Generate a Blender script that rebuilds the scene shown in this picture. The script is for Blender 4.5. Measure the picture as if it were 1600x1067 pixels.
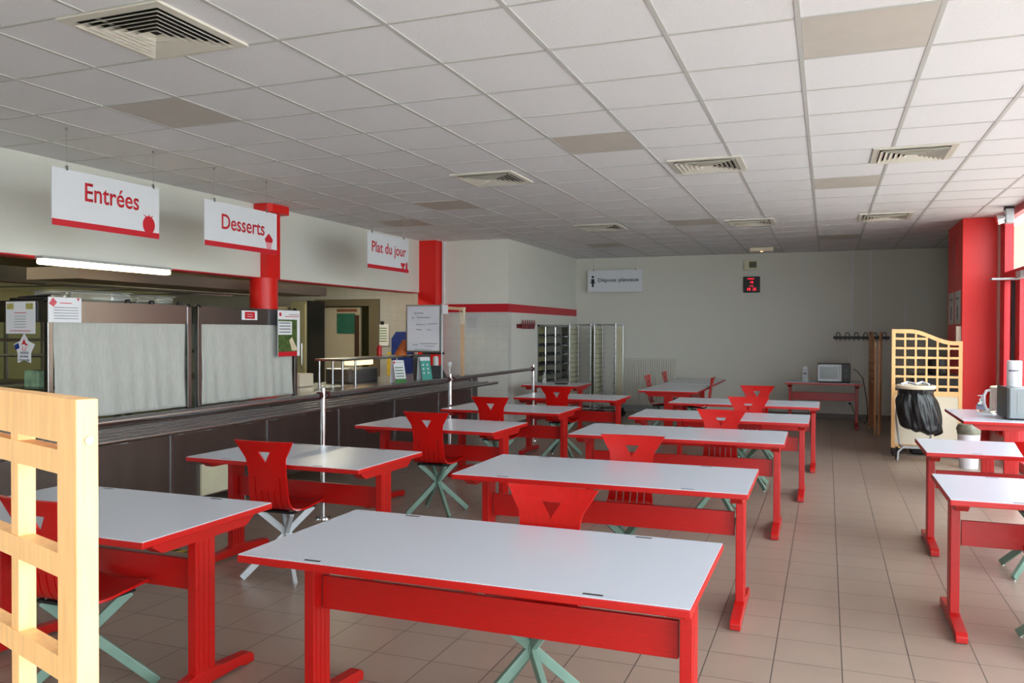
import bpy, bmesh, math, random
from mathutils import Vector, Matrix
random.seed(7)
for o in list(bpy.data.objects): bpy.data.objects.remove(o)
scene = bpy.context.scene
COL = scene.collection

# ---------------------------------------------------------------- camera
HF, ZC = 1.5218, 2.9525           # eye height, ceiling height
yaw, pitch, roll = .3659, -.0125, .0028
fwd = Vector((-math.sin(yaw)*math.cos(pitch), math.cos(yaw)*math.cos(pitch), math.sin(pitch)))
rgt0 = Vector((math.cos(yaw), math.sin(yaw), 0)); up0 = rgt0.cross(fwd)
rgt = math.cos(roll)*rgt0 + math.sin(roll)*up0
upv = -math.sin(roll)*rgt0 + math.cos(roll)*up0
cam = bpy.data.cameras.new('camera'); camo = bpy.data.objects.new('camera', cam); COL.objects.link(camo)
M = Matrix((rgt, upv, -fwd)).transposed().to_4x4(); M.translation = Vector((0, 0, HF)); camo.matrix_world = M
cam.sensor_fit = 'HORIZONTAL'; cam.sensor_width = 36; cam.lens = 36*1283.1/1600
cam.clip_start = .05; cam.clip_end = 200
scene.camera = camo

# ---------------------------------------------------------------- exposure, sky
vs = scene.view_settings
vs.view_transform = 'Standard'; vs.look = 'None'; vs.gamma = 1; vs.use_curve_mapping = False
vs.exposure = 1.14
world = bpy.data.worlds.new('overcast_sky'); scene.world = world; world.use_nodes = True
wn = world.node_tree.nodes; wl = world.node_tree.links
bg = wn['Background']; bg.inputs[0].default_value = (.83, .92, 1, 1); bg.inputs[1].default_value = 5.5

def portal(name, loc, rot, sx, sy):
    l = bpy.data.lights.new(name, 'AREA'); l.shape = 'RECTANGLE'; l.size = sx; l.size_y = sy
    l.cycles.is_portal = True
    o = bpy.data.objects.new(name, l); COL.objects.link(o); o.location = loc; o.rotation_euler = rot
    return o
portal('daylight_portal', (2.12, 3.9, 1.5), (0, math.radians(90), 0), 2.9, 15.4)
portal('daylight_portal', (.6, -3.62, 1.55), (math.radians(90), 0, 0), 2.6, 2.6)
def point_area(name, loc, sx, sy, power, col):
    l = bpy.data.lights.new(name, 'AREA'); l.shape = 'RECTANGLE'; l.size = sx; l.size_y = sy
    l.energy = power; l.color = col
    o = bpy.data.objects.new(name, l); COL.objects.link(o); o.location = loc
    return o
# unseen lamps added to light the kitchen (their bodies are built below)
KLAMPS = [(-7.1, 4.6), (-7.1, 8.4), (-7.3, 11.0)]
for kx, ky in KLAMPS: point_area('kitchen_tube_light', (kx, ky, 2.50), .12, 1.15, 12, (1, .95, .72))

# ---------------------------------------------------------------- materials
def lin(c):
    return tuple(((v/255)/12.92 if v/255 <= .04045 else (((v/255)+.055)/1.055)**2.4) for v in c)
def mat(name, rgb, rough=.5, metal=0., bump=0., bscale=40., var=0., emit=0., spec=.5, trans=0., stretch=None, coat=0.):
    m = bpy.data.materials.new(name); m.use_nodes = True
    n = m.node_tree.nodes; l = m.node_tree.links; b = n['Principled BSDF']
    c = lin(rgb) if max(rgb) > 1.5 else rgb
    b.inputs['Base Color'].default_value = (*c, 1); b.inputs['Roughness'].default_value = rough
    b.inputs['Metallic'].default_value = metal; b.inputs['Specular IOR Level'].default_value = spec
    b.inputs['Transmission Weight'].default_value = trans; b.inputs['Coat Weight'].default_value = coat
    if emit:
        b.inputs['Emission Color'].default_value = (*c, 1); b.inputs['Emission Strength'].default_value = emit
    if bump or var:
        tc = n.new('ShaderNodeTexCoord'); mp = n.new('ShaderNodeMapping'); l.new(tc.outputs['Object'], mp.inputs[0])
        if stretch: mp.inputs['Scale'].default_value = stretch
        nz = n.new('ShaderNodeTexNoise'); nz.inputs['Scale'].default_value = bscale; nz.inputs['Detail'].default_value = 4
        l.new(mp.outputs[0], nz.inputs['Vector'])
        if bump:
            bp = n.new('ShaderNodeBump'); bp.inputs['Strength'].default_value = bump; bp.inputs['Distance'].default_value = .004
            l.new(nz.outputs['Fac'], bp.inputs['Height']); l.new(bp.outputs[0], b.inputs['Normal'])
        if var:
            r = n.new('ShaderNodeMapRange'); l.new(nz.outputs['Fac'], r.inputs[0])
            r.inputs[1].default_value = .3; r.inputs[2].default_value = .7; r.inputs[3].default_value = 1-var; r.inputs[4].default_value = 1+var
            mx = n.new('ShaderNodeMix'); mx.data_type = 'RGBA'; mx.blend_type = 'MULTIPLY'; mx.inputs[0].default_value = 1
            mx.inputs[6].default_value = (*c, 1); l.new(r.outputs[0], mx.inputs[7]); l.new(mx.outputs[2], b.inputs['Base Color'])
    return m
def tiled(name, rgb, grout, w, h, mortar, off, rough=.35, var=.06, axes='xy', bump=.3, spec=.5):
    """square tiles with grout; axes picks the surface plane"""
    m = bpy.data.materials.new(name); m.use_nodes = True
    n = m.node_tree.nodes; l = m.node_tree.links; b = n['Principled BSDF']
    tc = n.new('ShaderNodeTexCoord'); sp = n.new('ShaderNodeSeparateXYZ'); cb = n.new('ShaderNodeCombineXYZ')
    l.new(tc.outputs['Object'], sp.inputs[0])
    l.new(sp.outputs['XYZ'.index(axes[0].upper())], cb.inputs[0]); l.new(sp.outputs['XYZ'.index(axes[1].upper())], cb.inputs[1])
    mp = n.new('ShaderNodeMapping'); mp.inputs['Location'].default_value = (off[0], off[1], 0); l.new(cb.outputs[0], mp.inputs[0])
    br = n.new('ShaderNodeTexBrick'); br.offset = 0; br.squash = 1
    br.inputs['Scale'].default_value = 1; br.inputs['Brick Width'].default_value = w; br.inputs['Row Height'].default_value = h
    br.inputs['Mortar Size'].default_value = mortar; br.inputs['Mortar Smooth'].default_value = .1; br.inputs['Bias'].default_value = 0
    c = lin(rgb); g = lin(grout)
    br.inputs['Color1'].default_value = (*[v*(1-var) for v in c], 1); br.inputs['Color2'].default_value = (*[v*(1+var) for v in c], 1)
    br.inputs['Mortar'].default_value = (*g, 1); l.new(mp.outputs[0], br.inputs['Vector'])
    nz = n.new('ShaderNodeTexNoise'); nz.inputs['Scale'].default_value = 6; nz.inputs['Detail'].default_value = 5; l.new(tc.outputs['Object'], nz.inputs['Vector'])
    r = n.new('ShaderNodeMapRange'); l.new(nz.outputs['Fac'], r.inputs[0]); r.inputs[3].default_value = .9; r.inputs[4].default_value = 1.1
    mx = n.new('ShaderNodeMix'); mx.data_type = 'RGBA'; mx.blend_type = 'MULTIPLY'; mx.inputs[0].default_value = 1
    l.new(br.outputs['Color'], mx.inputs[6]); l.new(r.outputs[0], mx.inputs[7]); l.new(mx.outputs[2], b.inputs['Base Color'])
    r2 = n.new('ShaderNodeMapRange'); l.new(nz.outputs['Fac'], r2.inputs[0]); r2.inputs[3].default_value = rough-.015; r2.inputs[4].default_value = rough+.03
    l.new(r2.outputs[0], b.inputs['Roughness'])
    bp = n.new('ShaderNodeBump'); bp.invert = True; bp.inputs['Strength'].default_value = bump; bp.inputs['Distance'].default_value = .003
    l.new(br.outputs['Fac'], bp.inputs['Height']); l.new(bp.outputs[0], b.inputs['Normal']); b.inputs['Specular IOR Level'].default_value = spec
    return m
RED = mat('red_lacquered_wood', (172, 12, 8), .36, bump=.12, bscale=30, var=.08, stretch=(1, 1, 6))
REDCH = mat('red_stained_plywood', (180, 12, 9), .2, bump=.10, bscale=22, var=.10, stretch=(6, 6, 1))
REDW = mat('red_wall_paint', (226, 22, 16), .4, bump=.1, bscale=60, var=.03)
REDF = mat('red_window_frame', (196, 22, 34), .35, var=.04, bscale=5)
WHITE_L = mat('white_laminate', (194, 199, 210), .27, bump=.02, bscale=200, var=.015)
BLACK = mat('black_plastic', (16, 16, 17), .45, var=.1, bscale=20)
GREEN = mat('sage_green_paint', (104, 130, 116), .42, var=.06, bscale=14)
SILV = mat('light_grey_paint', (176, 180, 182), .4, metal=.2, var=.05, bscale=14)
CHROME = mat('chrome', (225, 225, 228), .12, metal=1, var=.02, bscale=5)
STEEL = mat('brushed_stainless', (168, 169, 172), .26, metal=1, bump=.03, bscale=30, var=.03, stretch=(1, 1, .06))
STEELD = mat('stainless_counter_panel', (142, 141, 142), .32, metal=1, bump=.05, bscale=14, var=.07, stretch=(.5, .5, .05))
WOOD = mat('light_beech', (246, 192, 128), .42, bump=.08, bscale=16, var=.10, stretch=(6, 6, .6))
WOODD = mat('brown_wood', (172, 118, 72), .5, bump=.08, bscale=16, var=.14, stretch=(6, 6, .6))
CREAM = mat('cream_panel', (226, 212, 188), .5, var=.03, bscale=4)
WALL = mat('white_wall_paint', (220, 219, 211), .65, bump=.12, bscale=90, var=.025)
WALLG = mat('pale_grey_wall_paint', (208, 206, 196), .6, bump=.15, bscale=90, var=.03)
CEIL = mat('mineral_ceiling_tile', (228, 226, 229), .85, bump=.5, bscale=160, var=.035)
TBAR = mat('white_ceiling_grid', (190, 189, 186), .5, var=.02, bscale=10)
PANELG = mat('beige_ceiling_blank', (196, 188, 180), .6, var=.03, bscale=8)
DIFF = mat('cream_diffuser_metal', (214, 208, 196), .35, var=.03, bscale=10)
THROAT_SHADE = mat('dark_void', (22, 22, 22), .9, var=.1, bscale=5)
CLOTH = mat('grey_white_cloth', (178, 178, 172), .85, bump=.35, bscale=26, var=.08, stretch=(1, 4, .5))
PAPER = mat('white_paper', (222, 222, 226), .7, var=.02, bscale=10)
SIGNW = mat('white_sign_board', (214, 216, 222), .45, var=.01, bscale=5)
SIGNR = mat('red_sign_print', (196, 22, 40), .45, var=.02, bscale=5)
SIGNK = mat('black_sign_print', (30, 34, 36), .5, var=.02, bscale=5)
GREYINK = mat('grey_ink', (120, 122, 130), .7, var=.05, bscale=30)
GLASSY = mat('clear_plastic', (235, 240, 235), .12, trans=.85, var=.02, bscale=6)
YEL = mat('yellow_cream_kitchen_wall', (214, 208, 150), .55, var=.03, bscale=4)
BLUE = mat('blue_plastic', (24, 48, 128), .5, var=.1, bscale=12)
TEAL = mat('teal_print', (70, 160, 148), .5, var=.05, bscale=12)
GREENP = mat('green_print', (60, 120, 60), .6, var=.25, bscale=60)
GREENB = mat('green_notice', (34, 90, 74), .6, var=.15, bscale=25)
ORANGE = mat('orange_plastic', (214, 110, 44), .5, var=.12, bscale=30)
YELLOW = mat('yellow_tape', (212, 180, 60), .5, var=.05, bscale=20)
BAG = mat('black_bin_liner', (24, 26, 29), .33, bump=.6, bscale=40, var=.15, stretch=(1, 1, .5))
RADI = mat('cream_radiator_enamel', (206, 202, 190), .4, var=.02, bscale=5)
BEIGEP = mat('beige_plastic', (210, 205, 176), .5, var=.03, bscale=10)
LED = mat('red_led', (255, 30, 60), .5, emit=1.1, var=.01)
TUBE = mat('lit_fluorescent_cover', (255, 236, 190), .4, emit=3.6, var=.01)
KTUBE = mat('lit_kitchen_cover', (255, 240, 180), .4, emit=5., var=.01)
SKIRT = mat('grey_skirting_tile', (112, 98, 88), .4, var=.06, bscale=6)
PAVE = mat('pale_paving', (196, 190, 178), .8, bump=.3, bscale=30, var=.06)
RENDER_ = mat('cream_render', (136, 120, 96), .8, bump=.2, bscale=30, var=.04)
FLOOR = tiled('beige_floor_tile', (148, 129, 116), (70, 64, 60), .2945, .2945, .0026, (-.075+2.945, -4.27+5.89), .315, .03)
WTILE = tiled('white_wall_tile', (200, 200, 196), (168, 168, 164), .2, .2, .0014, (10, 10), .3, .012, 'xz', .12)
KTILE = tiled('kitchen_wall_tile', (174, 174, 172), (142, 142, 140), .15, .15, .0014, (20, 10), .3, .015, 'xz', .12)
KFLOOR = tiled('kitchen_floor_tile', (120, 100, 90), (80, 70, 62), .2, .2, .003, (20, 10), .4, .04)
glass = bpy.data.materials.new('window_glass'); glass.use_nodes = True
gn = glass.node_tree.nodes; gl = glass.node_tree.links; gn.remove(gn['Principled BSDF'])
tb = gn.new('ShaderNodeBsdfTransparent'); gb = gn.new('ShaderNodeBsdfGlossy'); gb.inputs['Roughness'].default_value = .02
ge_ = gn.new('ShaderNodeNewGeometry'); dt_ = gn.new('ShaderNodeVectorMath'); dt_.operation = 'DOT_PRODUCT'
gl.new(ge_.outputs['Incoming'], dt_.inputs[0]); gl.new(ge_.outputs['Normal'], dt_.inputs[1])
ab_ = gn.new('ShaderNodeMath'); ab_.operation = 'ABSOLUTE'; gl.new(dt_.outputs['Value'], ab_.inputs[0])
su_ = gn.new('ShaderNodeMath'); su_.operation = 'SUBTRACT'; su_.inputs[0].default_value = 1; gl.new(ab_.outputs[0], su_.inputs[1])
pw_ = gn.new('ShaderNodeMath'); pw_.operation = 'POWER'; pw_.inputs[1].default_value = 5; gl.new(su_.outputs[0], pw_.inputs[0])
fr = gn.new('ShaderNodeMath'); fr.operation = 'MULTIPLY_ADD'; fr.inputs[1].default_value = .9; fr.inputs[2].default_value = .03; gl.new(pw_.outputs[0], fr.inputs[0]); ms = gn.new('ShaderNodeMixShader')
tb.inputs[0].default_value = (.93, .95, .94, 1)
gl.new(fr.outputs[0], ms.inputs[0]); gl.new(tb.outputs[0], ms.inputs[1]); gl.new(gb.outputs[0], ms.inputs[2]); gl.new(ms.outputs[0], gn['Material Output'].inputs[0])

# ---------------------------------------------------------------- helpers
class B:
    def __init__(s): s.bm = bmesh.new()
    def box(s, x0, x1, y0, y1, z0, z1, rz=0, bev=0):
        c = Vector(((x0+x1)/2, (y0+y1)/2, (z0+z1)/2))
        m = Matrix.Translation(c) @ Matrix.Rotation(rz, 4, 'Z') @ Matrix.Diagonal((abs(x1-x0), abs(y1-y0), abs(z1-z0), 1))
        r = bmesh.ops.create_cube(s.bm, size=1, matrix=m)
        if bev:
            es = {e for v in r['verts'] for e in v.link_edges}
            bmesh.ops.bevel(s.bm, geom=list(es), offset=bev, segments=2, profile=.6, affect='EDGES')
        return s
    def bar(s, a, b, w, t, up=(0, 0, 1)):
        a, b = Vector(a), Vector(b); d = b-a; L = d.length; z = d.normalized(); u = Vector(up)
        x = u.cross(z)
        if x.length < 1e-4: x = Vector((1, 0, 0))
        x.normalize(); y = z.cross(x)
        m = Matrix((x, y, z)).transposed().to_4x4(); m.translation = (a+b)/2
        bmesh.ops.create_cube(s.bm, size=1, matrix=m @ Matrix.Diagonal((w, t, L, 1))); return s
    def cyl(s, a, b, r, n=16, r2=None, caps=True):
        a, b = Vector(a), Vector(b); d = b-a
        m = d.to_track_quat('Z', 'Y').to_matrix().to_4x4(); m.translation = (a+b)/2
        bmesh.ops.create_cone(s.bm, cap_ends=caps, segments=n, radius1=r, radius2=r if r2 is None else r2, depth=d.length, matrix=m); return s
    def tube(s, pts, r, n=8, closed=False):
        pts = [Vector(p) for p in pts]; rings = []
        N = len(pts); nrm = None
        for i, p in enumerate(pts):
            if closed: t = (pts[(i+1) % N]-pts[i-1])
            else: t = (pts[min(i+1, N-1)]-pts[max(i-1, 0)])
            t.normalize()
            if nrm is None:
                nrm = t.orthogonal().normalized()
            nrm = (nrm-t*nrm.dot(t)).normalized(); bn = t.cross(nrm)
            rings.append([s.bm.verts.new(p+r*(math.cos(2*math.pi*k/n)*nrm+math.sin(2*math.pi*k/n)*bn)) for k in range(n)])
        for i in range(N if closed else N-1):
            A, C = rings[i], rings[(i+1) % N]
            for k in range(n): s.bm.faces.new((A[k], A[(k+1) % n], C[(k+1) % n], C[k]))
        if not closed:
            s.bm.faces.new(rings[0][::-1]); s.bm.faces.new(rings[-1])
        return s
    def lathe(s, prof, c=(0, 0, 0), n=24):
        rings = []
        for r, z in prof:
            if r < 1e-5: rings.append([s.bm.verts.new((c[0], c[1], c[2]+z))])
            else: rings.append([s.bm.verts.new((c[0]+r*math.cos(2*math.pi*k/n), c[1]+r*math.sin(2*math.pi*k/n), c[2]+z)) for k in range(n)])
        for A, C in zip(rings, rings[1:]):
            for k in range(n):
                a, b2 = A[k % len(A)], A[(k+1) % len(A)]; c2, d = C[(k+1) % len(C)], C[k % len(C)]
                vs_ = []
                for v in (a, b2, c2, d):
                    if v not in vs_: vs_.append(v)
                if len(vs_) > 2: s.bm.faces.new(vs_)
        return s
    def prism(s, poly, o, u, v, t):
        """polygon (u,v coordinates) placed at o, thickened by vector t"""
        o, u, v, t = Vector(o), Vector(u), Vector(v), Vector(t)
        a = [s.bm.verts.new(o+u*p[0]+v*p[1]) for p in poly]; b2 = [s.bm.verts.new(o+u*p[0]+v*p[1]+t) for p in poly]
        s.bm.faces.new(a); s.bm.faces.new(b2[::-1]); n = len(poly)
        for i in range(n): s.bm.faces.new((a[i], b2[i], b2[(i+1) % n], a[(i+1) % n]))
        return s
    def quad(s, *p): s.bm.faces.new([s.bm.verts.new(q) for q in p]); return s
def props(o, label=None, cat=None, group=None, kind=None):
    if label: o['label'] = label
    if cat: o['category'] = cat
    if group: o['group'] = group
    if kind: o['kind'] = kind
    return o
def obj(name, b, m, parent=None, label=None, cat=None, group=None, kind=None, smooth=False, loc=None, rz=0, bevel=0):
    bmesh.ops.recalc_face_normals(b.bm, faces=b.bm.faces[:])
    me = bpy.data.meshes.new(name); b.bm.to_mesh(me); b.bm.free(); me.materials.append(m)
    if smooth:
        for p in me.polygons: p.use_smooth = True
        if hasattr(me, 'set_sharp_from_angle'): me.set_sharp_from_angle(angle=math.radians(38))
    o = bpy.data.objects.new(name, me); COL.objects.link(o)
    if parent: o.parent = parent
    if loc: o.location = loc
    if rz: o.rotation_euler = (0, 0, rz)
    if bevel:
        md = o.modifiers.new('bevel', 'BEVEL'); md.width = bevel; md.segments = 2; md.limit_method = 'ANGLE'
    return props(o, label, cat, group, kind)
def thing(name, label, cat, loc=(0, 0, 0), rz=0, group=None, kind=None):
    o = bpy.data.objects.new(name, None); COL.objects.link(o); o.location = loc; o.rotation_euler = (0, 0, rz)
    o.empty_display_size = .1
    return props(o, label, cat, group, kind)
def kids(o): return [c for c in bpy.data.objects if c.parent == o]
def dup(root, loc, rz, label, group=None, swap=None, skip=()):
    r = root.copy(); COL.objects.link(r); r.location = loc; r.rotation_euler = (0, 0, rz); r['label'] = label
    if group: r['group'] = group
    for ch in kids(root):
        if ch.name.split('.')[0] in skip: continue
        c = ch.copy(); COL.objects.link(c); c.parent = r
        if swap and c.name.split('.')[0] in swap: c.data = swap[c.name.split('.')[0]]
        for g in kids(ch):
            d = g.copy(); COL.objects.link(d); d.parent = c
    return r
def text_bm(s, w, h, o, u, v, t, bold=0.):
    """lettering fitted in a w x h box whose lower-left corner is o; u, v unit directions, t thickness"""
    cu = bpy.data.curves.new('tmp', 'FONT'); cu.body = s; cu.size = 1; cu.extrude = 0; cu.offset = bold; cu.resolution_u = 4
    ob = bpy.data.objects.new('tmp', cu); COL.objects.link(ob)
    dg = bpy.context.evaluated_depsgraph_get(); me = bpy.data.meshes.new_from_object(ob.evaluated_get(dg))
    bpy.data.objects.remove(ob); bpy.data.curves.remove(cu)
    b = B(); b.bm.from_mesh(me); bpy.data.meshes.remove(me)
    xs = [q.co.x for q in b.bm.verts]; ys = [q.co.y for q in b.bm.verts]
    if not xs: return b
    sx = w/(max(xs)-min(xs)); sy = h/(max(ys)-min(ys)); mx, my = min(xs), min(ys)
    o, u, v = Vector(o), Vector(u), Vector(v); nn = u.cross(v).normalized()
    for q in b.bm.verts:
        q.co = o+u*((q.co.x-mx)*sx)+v*((q.co.y-my)*sy)+nn*t
    ge = bmesh.ops.extrude_face_region(b.bm, geom=b.bm.faces[:])
    bmesh.ops.translate(b.bm, vec=-nn*t*.95, verts=[g for g in ge['geom'] if isinstance(g, bmesh.types.BMVert)])
    return b
def circle(cx, cy, r, n=20, ry=None): return [(cx+r*math.cos(2*math.pi*k/n), cy+(ry or r)*math.sin(2*math.pi*k/n)) for k in range(n)]
X, Y, Z = Vector((1, 0, 0)), Vector((0, 1, 0)), Vector((0, 0, 1))

# ================================================================= SETTING
XW, YB, XF, YA, XB = 2.0, 15.6, -6.05, 11.88, -4.62
YN = -3.5
b = B(); b.box(-6.2, XW+.1, YN, YB+.2, -.1, 0); obj('floor', b, FLOOR, kind='structure')
b = B(); b.box(-12, -6.2, YN, 13, -.1, 0); obj('floor_kitchen', b, KFLOOR, kind='structure')
b = B(); b.box(-6.2, XW+.1, YN, YB+.2, ZC, ZC+.1); obj('ceiling', b, CEIL, kind='structure')
b = B(); gx0, gy0 = -.1326, 3.9795
i = -10
while gx0+.6*i < XW:
    x = gx0+.6*i; y1 = YB if x > XB else YA
    if x > -6.03: b.box(x-.012, x+.012, YN, y1, ZC-.004, ZC+.002)
    i += 1
j = -12
while gy0+.6*j < YB:
    y = gy0+.6*j; x0 = -6.03 if y < YA else XB
    if y > YN: b.box(x0, XW, y-.010, y+.010, ZC-.0035, ZC+.002)
    j += 1
obj('trim_1', b, TBAR, kind='structure')
# back wall, wall beside the racks, wall facing the room at the end of the counter
b = B(); b.box(-6.2, XW+.1, YB, YB+.2, 0, ZC); obj('wall_back', b, WALLG, kind='structure')
b = B(); b.box(XB-.4, XB, YA+.15, 13.28, 0, ZC); b.box(XB-.4, XB, 15.02, YB, 0, ZC); b.box(XB-.4, XB, 13.28, 15.02, 1.62, ZC); b.box(XB-.4, XB, 13.28, 15.02, 0, .62)
obj('wall_left', b, WALL, kind='structure')
b = B(); b.box(-5.76, XB, YA, YA+.15, 1.82, ZC); obj('wall_counter_end', b, WALL, kind='structure')
b = B(); b.box(-5.76, XB, YA, YA+.15, 0, 1.82); obj('wall_counter_end_tiled', b, WTILE, kind='structure')
b = B(); b.box(-5.75, XB+.004, YA-.004, YA, 1.82, 1.95); b.box(XB, XB+.004, YA-.004, YB, 1.82, 1.95); obj('trim_2', b, SIGNR, kind='structure')
b = B(); b.box(-6.07, -5.76, YA-.22, YA+.12, 0, ZC); obj('wall_red_end', b, REDW, kind='structure')
# fascia above the serving hatch and wall end beyond it
b = B(); b.box(XF-.22, XF, YN, YA-.2, 2.13, ZC); obj('wall_fascia', b, WALL, kind='structure')
b = B(); b.box(XF-.22, XF-.004, YN, YA-.2, 2.118, 2.13); obj('trim_3', b, SIGNR, kind='structure')
b = B(); b.box(-6.2, -6.0, YN, 1.6, 0, 2.12); obj('wall_left_near', b, WALL, kind='structure')
# pillar on the right, strip of wall behind it
b = B(); b.box(1.585, 1.965, 11.65, 12.95, 0, ZC, bev=.004); obj('wall_pillar', b, REDW, kind='structure')
b = B(); b.box(1.965, XW+.1, 11.65, YB, 0, ZC); obj('wall_right', b, WALLG, kind='structure')
b = B(); b.box(1.966, XW, 11.60, 11.65, 0, ZC); obj('trim_4', b, mat('pink_grey_conduit', (196, 140, 130), .4, var=.02), kind='structure')
# skirting
for n_, (x0, x1, y0, y1) in dict(back=(XB, XW, YB-.012, YB), left=(XB, XB+.012, YA, YB), counter_end=(-5.75, XB, YA-.012, YA)).items():
    b = B(); b.box(x0, x1, y0, y1, 0, .08); obj('baseboard_'+n_, b, SKIRT, kind='structure')
# wall behind the photographer with its own windows
b = B(); b.box(-6.2, -3.1, YN-.15, YN, 0, ZC); b.box(1.9, XW+.1, YN-.15, YN, 0, ZC); b.box(-3.1, -.7, YN-.15, YN, 0, ZC); b.box(-.7, 1.9, YN-.15, YN, 2.85, ZC); b.box(-.7, 1.9, YN-.15, YN, 0, .25)
obj('wall_front', b, WALL, kind='structure')
wroot = thing('window_1', None, None, (0, YN-.06, 0), kind='structure')
b = B()
for x in (-.67, .6, 1.87): b.box(x-.035, x+.035, -.035, .035, .25, 2.85)
for z in (.28, 2.22, 2.82): b.box(-.7, 1.9, -.034, .034, z-.035, z+.035)
obj('window_frame', b, REDF, wroot); b = B(); b.box(-.65, 1.85, -.002, .002, .3, 2.8); obj('window_pane', b, glass, wroot)
# glazed right side
def bay(n, y0, y1, door=False):
    r = thing('window_%d' % n, None, None, (XW+.03, 0, 0), kind='structure'); b = B()
    b.box(-.04, .05, y0-.03, y0+.03, 0, ZC)
    if door: b.box(-.04, .05, y1-.03, y1+.03, 0, ZC)
    b.box(-.037, .047, y0+.03, y1-.03, 2.135, 2.245); b.box(-.037, .047, y0+.03, y1-.03, 2.87, ZC); b.box(-.037, .047, y0+.03, y1-.03, 0, .1)
    ym = (y0+y1)/2
    b.box(-.025, .035, ym-.045, ym+.045, .1, 2.14)
    if door:
        b.box(-.042, .052, 11.32, 11.585, .001, ZC-.001)
        b.box(-.025, .035, 11.02, 11.08, .1, 2.14); b.box(-.025, .035, 10.68, 10.80, .1, 2.14)
        b.box(-.046, -.0415, 11.38, 11.40, 2.2, ZC-.05)
    obj('window_frame', b, REDF, r)
    b = B(); b.box(0, .006, y0+.02, y1-.02, .08, 2.9); obj('window_pane', b, glass, r)
    if door:
        b = B(); b.box(-.05, .03, 10.84, 10.93, .05, 2.12); obj('door_edge_seal', b, BLACK, r, label='black upright edge of the glazed door')
        b = B(); b.box(-.30, -.02, 10.55, 10.68, 2.115, 2.135); b.box(-.07, -.0, 10.3, 10.55, 2.12, 2.2)
        obj('door_closer', b, SILV, r, label='grey flat closer arm above the glazed door')
edges = [11.62, 9.6, 7.5, 5.4, 3.3, 1.2, -.9, -3.45]
for k in range(len(edges)-1): bay(k+2, edges[k+1], edges[k], k == 0)
# outside
b = B(); b.box(XW+.2, 30, -25, 40, -.22, -.12); b.box(-20, XW+.2, -25, YN-.4, -.22, -.12); obj('ground_outside', b, PAVE, kind='structure')
b = B(); b.box(9, 9.3, 6, 60, -.12, 7); obj('wall_outside', b, RENDER_, kind='structure')

# ---------------------------------------------------------------- kitchen shell
b = B(); b.box(-12, -6.27, YN, 13, 2.62, 2.7); obj('ceiling_kitchen', b, YEL, kind='structure')
b = B(); b.box(-12.1, -12, YN, 13, 0, 2.7); obj('wall_kitchen_back', b, YEL, kind='structure')
b = B(); b.box(-12, -6.2, YN-.1, YN, 0, 2.7); obj('wall_kitchen_near', b, YEL, kind='structure')
b = B(); b.box(-12, -8.55, 12.6, 12.75, 0, 2.62); b.box(-7.45, -6.0, 12.6, 12.75, 0, 2.62); b.box(-8.55, -7.45, 12.6, 12.75, 2.0, 2.62)
obj('wall_kitchen_end', b, KTILE, kind='structure')
b = B(); b.box(-9.2, -6.4, 14.6, 14.7, 0, 2.62); b.box(-9.2, -9.1, 12.75, 14.6, 0, 2.62); b.box(-6.5, -6.4, 12.75, 14.6, 0, 2.62); b.box(-9.2, -6.4, 12.75, 14.7, 2.62, 2.7); b.box(-9.2, -6.4, 12.75, 14.7, -.1, 0)
obj('wall_kitchen_passage', b, YEL, kind='structure')
dr = thing('door_1', None, None, (0, 12.6, 0), kind='structure')
b = B(); b.box(-8.62, -8.5, -.05, .02, 0, 2.08); b.box(-7.5, -7.30, -.05, .02, 0, 2.08); b.box(-8.50, -7.50, -.05, .02, 1.96, 2.08); obj('door_frame', b, mat('taupe_door_frame', (112, 102, 84), .4, metal=.3, var=.05), dr)
b = B(); b.box(-8.5, -7.72, .03, .08, 0, 1.94); obj('door_leaf', b, mat('grey_kitchen_door', (170, 160, 140), .4, var=.04), dr)
b = B(); b.box(-7.82, -7.74, -.0, .03, .2, 1.80); obj('door_edge', b, mat('dark_brown_timber', (60, 40, 30), .5, var=.1), dr)
b = B(); b.box(XF-1.0, XF-.35, 5.6, 9.6, 1.995, 2.11); obj('trim_5', b, mat('beige_soffit_box', (100, 88, 80), .5, var=.04), kind='structure')

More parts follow.
